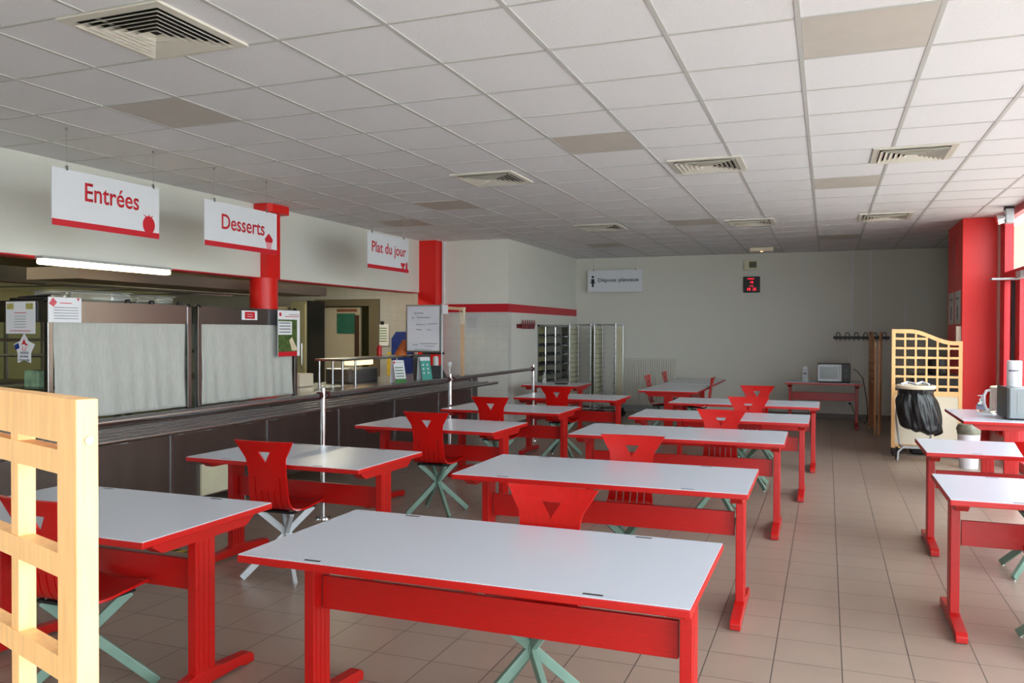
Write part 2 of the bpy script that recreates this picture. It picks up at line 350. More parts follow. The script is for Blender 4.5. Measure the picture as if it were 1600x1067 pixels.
# ================================================================= TABLES
LONG, SHORT = {}, {}
def make_table(w, d, loc, rz, label, group, clips=False, post_out=.045):
    t = thing('canteen_table', label, 'table', loc, rz, group)
    hw, hd = w/2, d/2
    b = B(); b.box(-hw, hw, -hd, hd, .690, .717, bev=.004); obj('tabletop', b, RED, t, label='red edged tabletop board')
    b = B(); b.box(-hw+.003, hw-.003, -hd+.003, hd-.003, .7165, .7195); obj('laminate_surface', b, WHITE_L, t, label='white laminate surface of the tabletop')
    b = B(); b.box(-hw+.10, hw-.10, -.012, .012, .415, .545, bev=.003); obj('crossbar', b, RED, t)
    for s in (-1, 1):
        xo = s*(hw-post_out-.022)
        b = B(); b.prism([(-hd+.09, .692), (-hd+.09, .672), (-hd+.14, .640), (hd-.14, .640), (hd-.09, .672), (hd-.09, .692)], (xo-.03, 0, 0), Y, Z, X*.06)
        obj('bearer', b, RED, t)
        b = B(); b.box(xo-.022, xo+.022, -.058, .058, .045, .641, bev=.004)
        for g in (-.03, 0, .03): b.box(xo-.024, xo-.0215, g-.011, g+.011, .09, .63); b.box(xo+.0215, xo+.024, g-.011, g+.011, .09, .63)
        leg = obj('leg', b, RED, t)
        b = B()
        prof = [(-.31, .004), (-.31, .035), (-.29, .052), (-.10, .066), (-.06, .075), (.06, .075), (.10, .066), (.29, .052), (.31, .035), (.31, .004), (.25, .004), (.22, .014), (-.22, .014), (-.25, .004)]
        b.prism(prof, (xo-.027, 0, 0), Y, Z, X*.054)
        foot_ = obj('foot', b, RED, t, bevel=.003)
        for y in (-.275, .275):
            b = B(); b.box(xo-.02, xo+.02, y-.022, y+.022, 0, .0045); obj('glide', b, BLACK, foot_, label='black plastic glide under the foot')
    if clips:
        for s in (-1, 1):
            for q in (-1, 1):
                b = B(); cx = s*(hw-.30); b.box(cx-.032, cx+.032, q*(hd-.028)-.006, q*(hd-.028)+.006, .7190, .7203); obj('edge_clip', b, BLACK, t, label='small black clip let into the tabletop edge')
    return t
GT = 'white-topped canteen tables with red frames'
T1 = make_table(1.61, .80, (-1.165, 2.79, 0), 0, 'nearest big white-topped red table in the middle row, no table before it', GT, True)
L1 = make_table(1.28, .78, (-3.05, 2.78, 0), 0, 'nearest white-topped red table on the left, half hidden by the wooden lattice', GT, True)
def tcopy(src, x, y, rz, label): return dup(src, (x, y, 0), rz, label, GT)
T = [tcopy(T1, -1.165, 4.59, math.radians(.5), 'second white-topped red table of the middle row, right behind the nearest one'),
     tcopy(T1, -1.085, 6.57, math.radians(.5), 'third white-topped red table of the middle row, right behind the chair with the glare'),
     tcopy(T1, -.945, 8.06, 0, 'fourth white-topped red table of the middle row, second from its far end'),
     tcopy(T1, -.87, 9.72, 0, 'last and farthest white-topped red table of the middle row')]
L = [tcopy(L1, -3.15, 4.50, math.radians(-1), 'second white-topped red table of the left row, beside the chrome rail post'),
     tcopy(L1, -3.10, 6.42, math.radians(-1), 'third white-topped red table of the left row, before the whiteboard end of the rail'),
     tcopy(L1, -3.08, 8.04, 0, 'fourth white-topped red table of the left row'),
     tcopy(L1, -2.93, 9.76, 0, 'fifth white-topped red table of the left row, in front of the tray trolleys')]
sq = make_table(.87, .82, (-3.84, 11.95, 0), 0, 'small square white-topped red table by the tray hatch, behind the left row', GT)
R_ = [tcopy(L1, 1.20, 4.82, 0, 'nearest white-topped red table on the right by the windows'),
      tcopy(L1, 1.27, 6.52, 0, 'second white-topped red table on the right, a chair back before it'),
      tcopy(L1, 1.555, 9.06, math.radians(90), 'white-topped red table turned sideways by the red pillar, carrying the microwave'),
      tcopy(T1, -2.0, 11.90, math.radians(90), 'lengthways white-topped red table near the back wall, the nearer of the joined two'),
      tcopy(T1, -2.0, 13.54, math.radians(90), 'lengthways white-topped red table touching the radiator wall end, farther of the joined two')]
bw = make_table(1.14, .80, (-.05, 14.22, 0), 0, 'white-topped red table against the back wall carrying the small microwave', GT)

# ================================================================= CHAIRS
def prof_pt(s):
    """side profile of the shell: s 0 top of the back .. 1 front of the seat -> (y, z)"""
    P = [(-.255, .862), (-.232, .80), (-.215, .735), (-.200, .66), (-.190, .58), (-.180, .515), (-.165, .470), (-.135, .443), (-.09, .432), (0, .432), (.09, .440), (.16, .441), (.20, .432)]
    f = s*(len(P)-1); i = min(int(f), len(P)-2); t = f-i
    p0, p1, p2, p3 = P[max(i-1, 0)], P[i], P[i+1], P[min(i+2, len(P)-1)]
    def cr(a, b2, c, d): return .5*((2*b2)+(-a+c)*t+(2*a-5*b2+4*c-d)*t*t+(-a+3*b2-3*c+d)*t**3)
    return Vector((0, cr(p0[0], p1[0], p2[0], p3[0]), cr(p0[1], p1[1], p2[1], p3[1])))
def half_w(s):
    K = [(0, .207), (.083, .168), (.138, .142), (.165, .137), (.25, .132), (.35, .134), (.45, .138), (.55, .145), (.62, .165), (.70, .190), (.80, .198), (.90, .185), (.96, .155), (1, .11)]
    for (a, wa), (c, wc) in zip(K, K[1:]):
        if s <= c: return wa+(wc-wa)*(s-a)/(c-a)
    return K[-1][1]
def shell(s0, s1):
    """bent plywood: twelve lines of points run down the shell; triangle and slots are left-out cells"""
    b = B(); n = 66; th = .011; A0, A1 = .085, .175
    ss = sorted(set([s0+(s1-s0)*k/n for k in range(n+1)]+[e for e in (A0, A1, .27, .36, .56) if s0 < e < s1]))
    ss = [ss[0]]+[q for p, q in zip(ss, ss[1:]) if q-p > .0015]
    SL = [-.088, -.044, 0., .044, .088]
    def xs(s):
        w = half_w(s); ta = .044*(1-(max(s, A0)-A0)/(A1-A0)) if s < A1 else 0; tc = max(ta, .0035)
        up = [-w]+[-w+(w-tc)*f for f in (.34, .39, .66, .71)]+[-tc]; up = up+[-q for q in up[::-1]]
        k = min(.94, (w-.004)/.0915*1.0) if w < .0975 else 1
        dn = [-w]+[v*k for x in SL for v in (x-.0035, x+.0035)]+[w]
        t = min(max((s-A1)/(.26-A1), 0), 1)
        return [a*(1-t)+c*t for a, c in zip(up, dn)]
    def P(x, s, side):
        p = prof_pt(s); e = .002; d = (prof_pt(min(s+e, 1))-prof_pt(max(s-e, 0))).normalized()
        q = p.copy(); q.x = x
        if s < .5: q.y += .5*x*x*(1-s/.5)
        if s > .6: q.z += .5*x*x*min((s-.6)/.15, 1)
        return q+Vector((0, d.z, -d.y))*(th/2 if side else -th/2)
    rows = [[[b.bm.verts.new(P(x, s, sd)) for x in xs(s)] for sd in (0, 1)] for s in ss]
    def solid(i, k):
        if i < 0 or i >= len(ss)-1 or k < 0 or k > 10: return False
        m = (ss[i]+ss[i+1])/2
        if k == 5 and A0 <= m <= A1: return False
        if k % 2 == 1 and (.27 if k in (1, 9) else .36) <= m <= .56: return False
        return True
    for i in range(len(ss)-1):
        a, c = rows[i], rows[i+1]
        for k in range(11):
            if not solid(i, k): continue
            for sd in (0, 1): b.bm.faces.new((a[sd][k], a[sd][k+1], c[sd][k+1], c[sd][k]))
            for (ii, kk, p, q) in ((i-1, k, (a, k), (a, k+1)), (i+1, k, (c, k), (c, k+1)), (i, k-1, (a, k), (c, k)), (i, k+1, (a, k+1), (c, k+1))):
                if not solid(ii, kk):
                    try: b.bm.faces.new((p[0][0][p[1]], q[0][0][q[1]], q[0][1][q[1]], p[0][1][p[1]]))
                    except ValueError: pass
    bmesh.ops.delete(b.bm, geom=[v for v in b.bm.verts if not v.link_faces], context='VERTS')
    return b
def make_chair(loc, rz, label, legm):
    t = thing('canteen_chair', label, 'chair', loc, rz, GC)
    obj('backrest', shell(0, .56), REDCH, t, smooth=True); obj('seat', shell(.56, 1), REDCH, t, smooth=True)
    b = B(); b.box(-.13, .13, -.13, .13, .412, .424); obj('seat_plate', b, BLACK, t, label='dark plate under the seat')
    for sx in (-1, 1):
        for sy in (-1, 1):
            b = B(); top = Vector((sx*.115, sy*.115, .415)); foot = Vector((-sx*.19, -sy*.19, .012))
            b.bar(top, foot, .040, .025, up=(sx, -sy, 0)); leg_ = obj('leg', b, legm, t, bevel=.003)
            b = B(); b.cyl(foot+Vector((sx*.008, sy*.008, -.012)), foot+Vector((sx*.008, sy*.008, .004)), .011, 12); obj('foot_glide', b, CHROME, leg_, label='small chrome foot')
    b = B(); b.box(-.018, .018, -.018, .018, .245, .28, rz=math.radians(45)); obj('hub', b, legm, t)
    return t
GC = 'red plywood canteen chairs'
C1 = make_chair((-1.09, 3.07, 0), math.radians(178), 'bright red chair behind the nearest middle table, triangle cut in its back', GREEN)
def ccopy(x, y, rz, label): return dup(C1, (x, y, 0), math.radians(rz), label, GC)
ccopy(-1.14, 4.905, 182, 'red chair with white glare on its back, behind the second middle table')
ccopy(-.83, 6.86, 179, 'red chair tucked behind the third table of the middle row')
ccopy(-.73, 8.355, 181, 'red chair tucked behind the fourth table of the middle row')
ccopy(-.79, 10.22, 180, 'farthest red chair of the middle row, behind its last table')
grey = make_chair((-3.14, 4.27, 0), math.radians(2), 'red chair with light grey legs tucked under the second left table', SILV)
ccopy(-2.87, 2.55, 0, 'red chair seen through the openings of the wooden lattice screen')
ccopy(-3.04, 6.20, 2, 'red chair on sage legs pushed in at the third left table')
ccopy(-3.14, 7.82, 0, 'red chair pushed in at the fourth left table')
ccopy(-3.0, 9.54, 0, 'red chair pushed in at the fifth left table before the trolleys')
ccopy(1.27, 5.98, 0, 'red chair at the second right table, cut by the right frame edge')
ccopy(1.10, 4.56, 0, 'red chair under the nearest right table, only seat and leg tips in view')
ccopy(-2.30, 12.35, -90, 'nearer of the red chairs on the left of the lengthways tables')
ccopy(-2.25, 13.45, -90, 'red chair on the left of the lengthways tables, the one nearer the back wall')
ccopy(-1.77, 12.20, 90, 'red chair on the right of the lengthways tables, seen edge on')

# ================================================================= SERVING LINE
# counter
ct = thing('serving_counter', 'long stainless steel serving counter under the fascia, dark panelled front', 'counter', (0, 0, 0))
b = B(); b.box(-5.95, -4.84, 2.0, 11.2, .13, .845); obj('counter_body', b, STEELD, ct)
b = B(); b.box(-5.97, -4.80, 1.98, 11.22, .845, .870, bev=.004); obj('counter_top', b, STEEL, ct)
for y in (2.7, 3.9, 5.1, 6.3, 7.5, 8.7, 9.9, 11.0):
    b = B(); b.box(-4.842, -4.832, y-.012, y+.012, .13, .845); obj('panel_joint', b, STEEL, ct)
for y in (2.3, 4.2, 6.1, 7.9, 9.7, 10.9):
    for x in (-4.95, -5.85):
        b = B(); b.cyl((x, y, 0), (x, y, .13), .022, 12); obj('leg', b, STEEL, ct)
b = B(); b.box(-4.84, -4.815, 5.41, 5.74, .15, .41, bev=.006)
for k in range(13): b.box(-4.816, -4.812, 5.43, 5.72, .165+k*.018, .172+k*.018) if k != 6 else None
obj('vent_grille', b, BEIGEP, ct, label='beige plastic vent grille on the counter front')
for k in range(4):
    b = B(); x = -4.22-.145*k; b.cyl((x, 2.0, .815), (x, 10.45, .815), .019, 14)
    if k == 0: sl = thing('tray_slide', 'stainless tray slide of parallel tubes running along the serving counter', 'tray slide', (0, 0, 0))
    obj('tube', b, STEEL, sl, smooth=True)
for k in range(11):
    y = 2.5+k*.78; b = B(); b.prism([(-.02, .0), (.52, .0), (.52, -.012), (.02, -.08), (-.02, -.08)], (-4.80, y, .795), X, Z, Y*.008)
    b.box(-4.80, -4.24, y-.03, y+.03, .788, .796); b.prism([(0, 0), (.30, .05), (.30, .09), (0, .15)], (-4.80, y-.07, .742), X, Y, Z*.006); obj('bracket', b, SILV, sl, label='light metal bracket under the tray slide')
# handrail
hr = thing('hand_rail', 'chrome handrail on round posts in front of the tray slide', 'rail', (0, 0, 0))
RX = -3.80
for y in (2.35, 5.65, 8.05, 10.75):
    b = B(); b.cyl((RX, y, 0), (RX, y, 1.06), .021, 20); b.lathe([(.0, 1.075), (.012, 1.072), (.021, 1.06)], (RX, y, 0), 20); obj('post', b, CHROME, hr, smooth=True)
    b = B(); b.lathe([(0.021, .02), (.03, .016), (.062, .012), (.065, 0), (0, 0)], (RX, y, 0), 28); obj('post_base', b, CHROME, hr, smooth=True)
for y0, y1 in ((1.2, 5.62), (5.68, 8.02), (8.08, 10.73)):
    b = B(); b.cyl((RX, y0, 1.0), (RX, y1, 1.0), .021, 20); obj('rail', b, STEEL, hr, smooth=True)
for y in (5.60, 5.70, 8.0, 8.10, 10.70):
    b = B(); b.cyl((RX, y-.014, 1.0), (RX, y+.014, 1.0), .031, 20); obj('collar', b, mat('dark_red_rubber', (70, 24, 28), .5, var=.05) if 'dark_red_rubber' not in bpy.data.materials else bpy.data.materials['dark_red_rubber'], hr, label='dark collar where rail meets post')
tp = B(); tp.box(-4.45, -3.83, 4.43, 4.48, 0, .0015); tpo = obj('floor_tape', tp, YELLOW, None, 'yellow and black hazard tape strip stuck on the floor tiles by the counter', 'tape')
for k in range(6):
    b = B(); x = -4.43+k*.105; b.prism([(0, 0), (.045, 0), (.065, .05), (.02, .05)], (x, 4.43, .0015), X, Y, Z*.0006); obj('black_stripe', b, BLACK, tpo, label='black stripe of the hazard tape')

# refrigerated display units closed with cloths
def paper(name, label, cat, o, u, v, w, h, m=PAPER, t=.002, group=None, lines=(), bend=0):
    """sheet on a surface: o lower-left corner, u across, v up"""
    o = Vector(o); n = u.cross(v).normalized()
    b = B(); b.prism([(0, 0), (w, 0), (w, h), (0, h)], o, u, v, n*t); p = obj(name, b, m, None, label, cat, group)
    for lk, (nm, mm, poly) in enumerate(lines):
        b = B(); b.prism([(x*w, y*h) for x, y in poly], o+n*(t+.0004*lk), u, v, n*.0008); obj(nm, b, mm, p)
    return p
def rct(x0, y0, x1, y1): return [(x0, y0), (x1, y0), (x1, y1), (x0, y1)]
def unit(y0, y1, label):
    d = thing('display_unit', label, 'display case', (0, 0, 0), group='display cases on the serving counter')
    x0, x1, z0, z1 = -5.82, -5.0, .871, 1.73
    for x in (x0+.02, x1-.02):
        for y in (y0+.022, y1-.022):
            b = B(); b.box(x-.02, x+.02, y-.022, y+.022, z0, z1, bev=.004); obj('corner_post', b, STEEL, d)
            b = B(); b.lathe([(0, .018), (.016, .014), (.024, 0), (0, 0)], (x, y, z1), 14); obj('corner_cap', b, BLACK, d, label='black corner cap')
    b = B(); b.box(x1-.03, x1-.005, y0+.044, y1-.044, 1.575, z1-.004); obj('front_header', b, STEEL, d)
    b = B(); b.box(x0+.04, x1-.04, y0+.008, y0+.03, 1.575, z1-.004); obj('side_header', b, STEEL, d)
    b = B(); b.box(x0+.04, x1-.04, y0+.014, y0+.020, z0, 1.575); obj('side_glass', b, glass, d)
    b = B(); b.box(x0, x1, y0, y1, z1-.012, z1-.002); obj('top', b, STEEL, d)
    b = B(); b.box(x0+.02, x0+.024, y0+.04, y1-.04, z0, z1-.02); obj('back_glass', b, glass, d)
    for z in (1.10, 1.33):
        b = B(); b.box(x0+.05, x1-.10, y0+.04, y1-.04, z, z+.008); obj('shelf', b, STEEL, d)
    # cloth roller blind pulled down
    b = B(); ny, nz = 70, 24; g = []
    for j in range(nz+1):
        row = []
        for i in range(ny+1):
            u = i/ny; v = j/nz; yy = y0+.05+(y1-y0-.10)*u
            w = .006*math.sin(u*52+1.5*math.sin(u*9)+2*v)*(1-v)**.6+.007*math.sin(u*19+v*3)*(1-v)
            inset = .025*(1-v)*math.sin(v*3.1)*(1 if u > .5 else -1)*abs(2*u-1)**6
            row.append(b.bm.verts.new((x1-.022+w, yy-inset, z0+.012+(1.60-z0)*v)))
        g.append(row)
    for j in range(nz):
        for i in range(ny): b.bm.faces.new((g[j][i], g[j][i+1], g[j+1][i+1], g[j+1][i]))
    o = obj('cloth_blind', b, CLOTH, d, label='grey-white cloth blind pulled down over the case front', smooth=True)
    md = o.modifiers.new('solid', 'SOLIDIFY'); md.thickness = .002
    return d
unit(4.13, 5.50, 'nearer steel display case on the counter, grey cloth blind and notices')
unit(5.575, 6.98, 'farther steel display case on the counter, small red label on its header')
U1 = 4.13
# notices on the side and front of the cases
pp = paper('menu_sheet', 'white menu sheet taped on the side of the nearer display case', 'paper', (-5.40, U1-.001, 1.495), X, Z, .285, .225, t=.0015,
      lines=[('ink_line', SIGNR, rct(.3, .64, .7, .66))]+[('ink_line', GREYINK, rct(.3, .62-.085*k, .7, .635-.085*k)) for k in range(1, 6)]+[('ink_line', SIGNR, rct(.15, .08, .85, .10)),
             ('picture', mat('ochre_print', (170, 160, 90), .6, var=.3, bscale=80), rct(.05, .76, .28, .94)), ('picture', bpy.data.materials['ochre_print'], rct(.70, .76, .94, .94))])
st = thing('star_sticker', 'white star sign with blue and red, reading VIANDE BOVINE FRANÇAISE, on case side', 'sticker', (-5.222, U1-.001, 1.385))
def starpoly(R1, R2):
    return [((R1 if k % 2 == 0 else R2)*math.sin(math.pi*k/5), (R1 if k % 2 == 0 else R2)*math.cos(math.pi*k/5)*1.08) for k in range(10)]
b = B(); b.prism(starpoly(.108, .068), (0, 0, 0), X, Z, -Y*.0015); obj('star_board', b, PAPER, st)
b = B(); b.prism([(-.095, .03), (-.055, .045), (-.045, .01), (-.085, -.005)], (0, -.0015, 0), X, Z, -Y*.0006); obj('blue_mark', b, BLUE, st)
b = B(); b.prism([(-.03, .03), (.0, .075), (.012, .045), (.04, .032), (.012, .028), (0, .04)], (0, -.0015, 0), X, Z, -Y*.0006); obj('red_mark', b, SIGNR, st)
b = B(); b.tube([(-.012, -.002, .02), (-.02, -.002, -.002), (-.004, -.002, -.012), (.012, -.002, -.004), (.016, -.002, .02)], .002, 6); obj('animal_outline', b, SIGNR, st)
for k, (s_, w_) in enumerate((('VIANDE', .085), ('BOVINE', .080), ('FRANÇAISE', .10))):
    obj('lettering', text_bm(s_, w_, .017, (-w_/2, -.0015, -.032-.026*k), X, Z, .0008, .01), mat('navy_print', (34, 52, 96), .6, var=.02) if k == 0 else bpy.data.materials['navy_print'], st, label='dark blue capital lettering')
FX = -4.9975
paper('notice_sheet', 'white notice with pink stamp and red heart on the nearer case header', 'paper', (FX, 4.13, 1.575), Y, Z, .27, .175, t=.0015,
      lines=[('stamp', mat('pink_stamp', (206, 90, 100), .6, var=.1), [(.02, .74), (.14, .98), (.26, .80), (.16, .62)]), ('heart', SIGNR, [(.86, .98), (.90, .86), (.94, .98)]), ('ink_line', SIGNR, rct(.34, .76, .70, .79))] + [('ink_line', GREYINK, rct(.16, .58-.11*k, .9, .605-.11*k)) for k in range(5)])
paper('red_label', 'small white card with a red block on the header of the farther case', 'label', (FX, 6.13, 1.62), Y, Z, .22, .085, t=.0015, lines=[('red_block', SIGNR, rct(.2, .12, .84, .88)), ('ink_line', PAPER, rct(.34, .58, .7, .62)), ('ink_line', PAPER, rct(.34, .34, .7, .38))])
po = paper('food_poster', 'framed food poster with green vegetables and red foot on the farther case', 'poster', (-4.955, 6.60, 1.27), Y, Z, .35, .45, t=.006,
      lines=[('logo_dot', SIGNR, circle(.1, .91, .055, 12, .045)), ('ink_line', GREYINK, rct(.5, .90, .95, .915)), ('ink_line', SIGNR, rct(.3, .86, .95, .875)), ('vegetable_picture', mat('vegetable_print', (70, 92, 40), .6, var=.5, bscale=30), rct(0, .10, .86, .80)),
             ('asparagus', mat('asparagus_print', (206, 190, 160), .6, var=.2, bscale=20), [(.50, .35), (.62, .42), (.90, .12), (.62, .12)]), ('text_block', PAPER, rct(0, .47, .62, .76)), ('red_foot', SIGNR, rct(0, .0, .86, .10))]+[('ink_line', GREYINK, rct(.04, .71-.065*k, .55, .735-.065*k)) for k in range(4)])
for k, (y, lab) in enumerate(((4.86, 'black knob holding the clear lid, nearer one on the case top'), (5.10, 'black knob between the clear lids on the case top'), (5.40, 'black knob by the far end of the clear lids'))):
    b = B(); b.lathe([(0, 0), (.022, 0), (.024, .012), (.016, .03), (0, .034)], (-5.04, y, 1.729), 14); obj('clamp_knob', b, BLACK, None, lab, 'knob', smooth=True)
for k, (y0, y1, h, lab) in enumerate(((4.42, 4.97, .085, 'clear plastic lid box lying on the nearer case, left one'), (5.03, 5.42, .075, 'clear plastic lid box lying on the nearer case, right one'))):
    t = thing('lid_box', lab, 'plastic box', (0, 0, 0), group='clear lid boxes')
    b = B(); b.box(-5.50, -5.12, y0, y1, 1.729, 1.729+h*.9, bev=.02); o = obj('box_shell', b, GLASSY, t)
    b = B(); b.box(-5.52, -5.10, y0-.01, y1+.01, 1.729+h*.9, 1.729+h, bev=.003); obj('rim', b, GLASSY, t)
b = B(); b.box(-5.45, -5.06, 4.19, 4.27, 1.729, 1.75, bev=.008); b.cyl((-5.4, 4.23, 1.75), (-5.1, 4.23, 1.765), .012, 10); obj('black_tongs', b, BLACK, None, 'black folded tongs lying on top of the nearer display case', 'tongs')

# things on the open part of the counter
CT = .871
hl = thing('heat_lamp_gantry', 'stainless frame with lit warming lamp standing on the open counter', 'heat lamp', (0, 0, 0))
for y in (8.28, 8.56):
    for x in (-5.62, -5.30):
        b = B(); b.cyl((x, y, CT), (x, y, 1.17), .014, 12); obj('post', b, STEEL, hl, smooth=True)
b = B(); b.box(-5.66, -5.26, 8.24, 10.2, 1.165, 1.19, bev=.003); obj('top_shelf', b, STEEL, hl)
b = B(); b.box(-5.50, -5.34, 8.62, 9.05, 1.10, 1.165, bev=.015); obj('lamp_cover', b, mat('warm_lamp_cover', (255, 214, 150), .4, emit=1.0, var=.02), hl, label='glowing warm lamp cover')
for y in (10.16,):
    for x in (-5.62, -5.30): b = B(); b.cyl((x, y, CT), (x, y, 1.17), .012, 12); obj('post', b, STEEL, hl, smooth=True)
b = B(); b.box(-5.93, -5.66, 7.95, 8.22, CT, 1.02, bev=.01); obj('cream_box', b, CREAM, None, 'cream box standing behind the heat lamp posts on the counter', 'box')
b = B(); b.box(-5.85, -5.45, 8.75, 9.35, CT, 1.05, bev=.012); obj('steam_pan', b, STEEL, None, 'steel food pan under the warming lamp on the counter', 'pan')
def leaflet(name, label, y, m1, rot, h, parts):
    t = thing(name, label, 'leaflet', (-5.02, y, CT), rot, 'leaflets standing on the counter')
    u = Vector((.30, .95, 0)).normalized(); 
    b = B(); b.prism([(0, 0), (.16, 0), (.16, h), (0, h)], (0, 0, 0), Y, Vector((-.25, 0, 1)), X*.003); obj('front_leaf', b, m1, t)
    b = B(); b.prism([(0, 0), (.16, 0), (.16, h), (0, h)], (-.14, 0, 0), Y, Vector((.22*.12/h*1, 0, 1)), X*.003); obj('rear_leaf', b, PAPER, t)
    for nm, mm, (a0, c0, a1, c1) in parts:
        b = B(); b.prism([(a0*.16, c0*h), (a1*.16, c0*h), (a1*.16, c1*h), (a0*.16, c1*h)], (.004, 0, 0), Y, Vector((-.25, 0, 1)), X*.001); obj(nm, b, mm, t)
leaflet('leaflet_stand', 'folded white leaflet with green and red print at the counter edge', 9.05, PAPER, math.radians(-28), .28, [('ink_line', GREYINK, (.2, .9, .9, .92)), ('logo_dot', SIGNR, (.02, .86, .16, .96))]+[('ink_line', GREENP, (.1, .66-.13*k, .85, .70-.13*k)) for k in range(4)]+[('green_picture', GREENP, (.0, .0, 1, .18))])
leaflet('leaflet_stand', 'folded teal leaflet with white top beside the cups on the counter', 9.78, TEAL, math.radians(-28), .30, [('white_band', PAPER, (0, .84, 1, 1))]+[('white_dot', PAPER, (.15+.45*(k % 2), .62-.18*(k//2), .3+.45*(k % 2), .70-.18*(k//2))) for k in range(6)])
cg = thing('cup_stack', 'leaning stack of orange cups on the steel shelf by the whiteboard', 'cups', (-5.46, 9.98, 1.191), 0)
for k in range(7):
    b = B(); b.lathe([(.0, 0), (.085-.008*k, 0), (.08-.008*k, .028), (.0, .028)], (.01*k, 0, .030*k), 20); obj('cup', b, ORANGE, cg, smooth=True, label='orange cup of the stack')
b = B(); b.lathe([(0, 0), (.032, 0), (.035, .02), (.035, .10), (.02, .125), (.02, .14), (0, .14)], (-5.62, 9.68, 1.191), 18); obj('red_bottle', b, mat('red_white_bottle', (190, 30, 34), .4, var=.2, bscale=18), None, 'small red bottle on the steel shelf before the blue apron', 'bottle', smooth=True)
# whiteboard on its stand
wb = thing('whiteboard', 'handwritten whiteboard on a pole at the far end of the counter', 'whiteboard', (-5.04, 9.84, 1.25), math.radians(8))
b = B(); b.prism(rct(-.235, 0, .235, .61), (0, 0, 0), X, Z, Y*.015); wbb_ = obj('board', b, mat('whiteboard_sheet', (206, 206, 214), .4, var=.03), wb)
b = B()
for (x0, x1, z0, z1) in ((-.245, .245, -.012, .008), (-.245, .245, .602, .622), (-.245, -.228, -.01, .62), (.228, .245, -.01, .62)): b.box(x0, x1, -.006, .02, z0, z1)
obj('frame', b, STEEL, wb)
rnd = random.Random(3); b = B()
def scrib(b, x0, x1, z, amp, step=.011):
    pts = []; x = x0; k = 0
    while x < x1:
        pts.append((x+rnd.uniform(-.002, .002), -.002, z+amp*(rnd.uniform(.2, 1) if k % 2 else -rnd.uniform(0, .4)))); x += step*rnd.uniform(.6, 1.1); k += 1
    b.tube(pts, .0024, 4)
for (x0, x1, z, a) in ((-.13, -.0, .505, .02), (-.17, -.13, .445, .014), (-.09, .10, .45, .016), (-.10, .02, .355, .014), (.06, .20, .365, .014), (-.10, -.02, .285, .015), (.05, .12, .285, .012), (-.15, -.08, .085, .016), (-.04, .20, .10, .015), (.02, .16, .065, .012), (-.13, .12, .02, .012)): scrib(b, x0, x1, z, a)
obj('handwriting', b, SIGNK, wbb_, label='black handwriting in several lines')
b = B(); b.cyl((.25, .03, -.37), (.25, .03, .64), .013, 14); obj('pole', b, SILV, wb, smooth=True); b = B(); b.box(-.02, .28, .02, .05, -.04, -.012); obj('lower_clamp', b, BLACK, wb, label='dark clamp under the board')
b = B(); b.box(.262, .34, .0, .012, .50, .62); obj('paper_tag', b, PAPER, wb, label='small white sheet clipped to the pole')
wp = thing('wooden_stand', 'light wooden post with a horizontal arm and white cap beside the whiteboard', 'stand', (-4.84, 10.66, CT))
b = B(); b.box(-.022, .022, -.022, .022, 0, .82, bev=.003); obj('post', b, mat('pale_pine', (214, 178, 142), .5, bump=.05, bscale=14, var=.06, stretch=(6, 6, .6)), wp)
b = B(); b.prism([(-.022, 0), (.022, 0), (.036, .24), (-.036, .24)], (0, -.03, .75), X, Z, Y*.06); obj('white_cap', b, CREAM, wp, label='white tapered cap on the post')
b = B(); b.box(-.02, .02, -.62, -.03, .945, .985, bev=.003); obj('arm', b, bpy.data.materials['pale_pine'], wp)
b = B(); b.cyl((0, -.032, .93), (0, -.038, .93), .014, 12); obj('bolt', b, mat('rust_red_dot', (150, 60, 50), .5, var=.02), wp, label='reddish round bolt')
b = B(); b.box(-.07, .07, -.07, .07, 0, .012); obj('foot_plate', b, BLACK, wp)
b = B(); b.box(-5.24, -5.10, 9.93, 10.18, CT, 1.20, bev=.006); obj('till_tower', b, mat('dark_grey_casing', (88, 88, 86), .5, var=.05), None, 'dark grey upright casing under the whiteboard on the counter', 'computer')
b = B(); b.lathe([(0, 0), (.038, 0), (.04, .03), (.04, .15), (.03, .17), (0, .175)], (-5.06, 10.25, 1.0), 20); b.box(-5.1, -5.02, 10.2, 10.3, CT, 1.0); obj('thermos_jug', b, mat('white_enamel', (214, 214, 212), .35, var=.02), None, 'white cylindrical jug below the whiteboard corner', 'jug', smooth=True)
b = B(); b.prism([(-.10, 0), (.10, 0), (.10, .19), (-.10, .19)], (-4.93, 10.05, CT+.002), Vector((.9, .4, 0)).normalized(), Vector((-.45, 0, .9)).normalized(), Vector((.03, .0, .01))); obj('card_reader', b, BLACK, None, 'black tilted touch screen by the rail at the counter end', 'screen')
b = B(); b.lathe([(0, 0), (.03, 0), (.022, .02), (.012, .05), (.012, .14), (.03, .16), (.036, .19), (.03, .22), (0, .23)], (-4.90, 10.36, CT), 18); obj('webcam', b, bpy.data.materials['white_enamel'], None, 'small white round headed device on a stalk by the wooden post', 'camera', smooth=True)

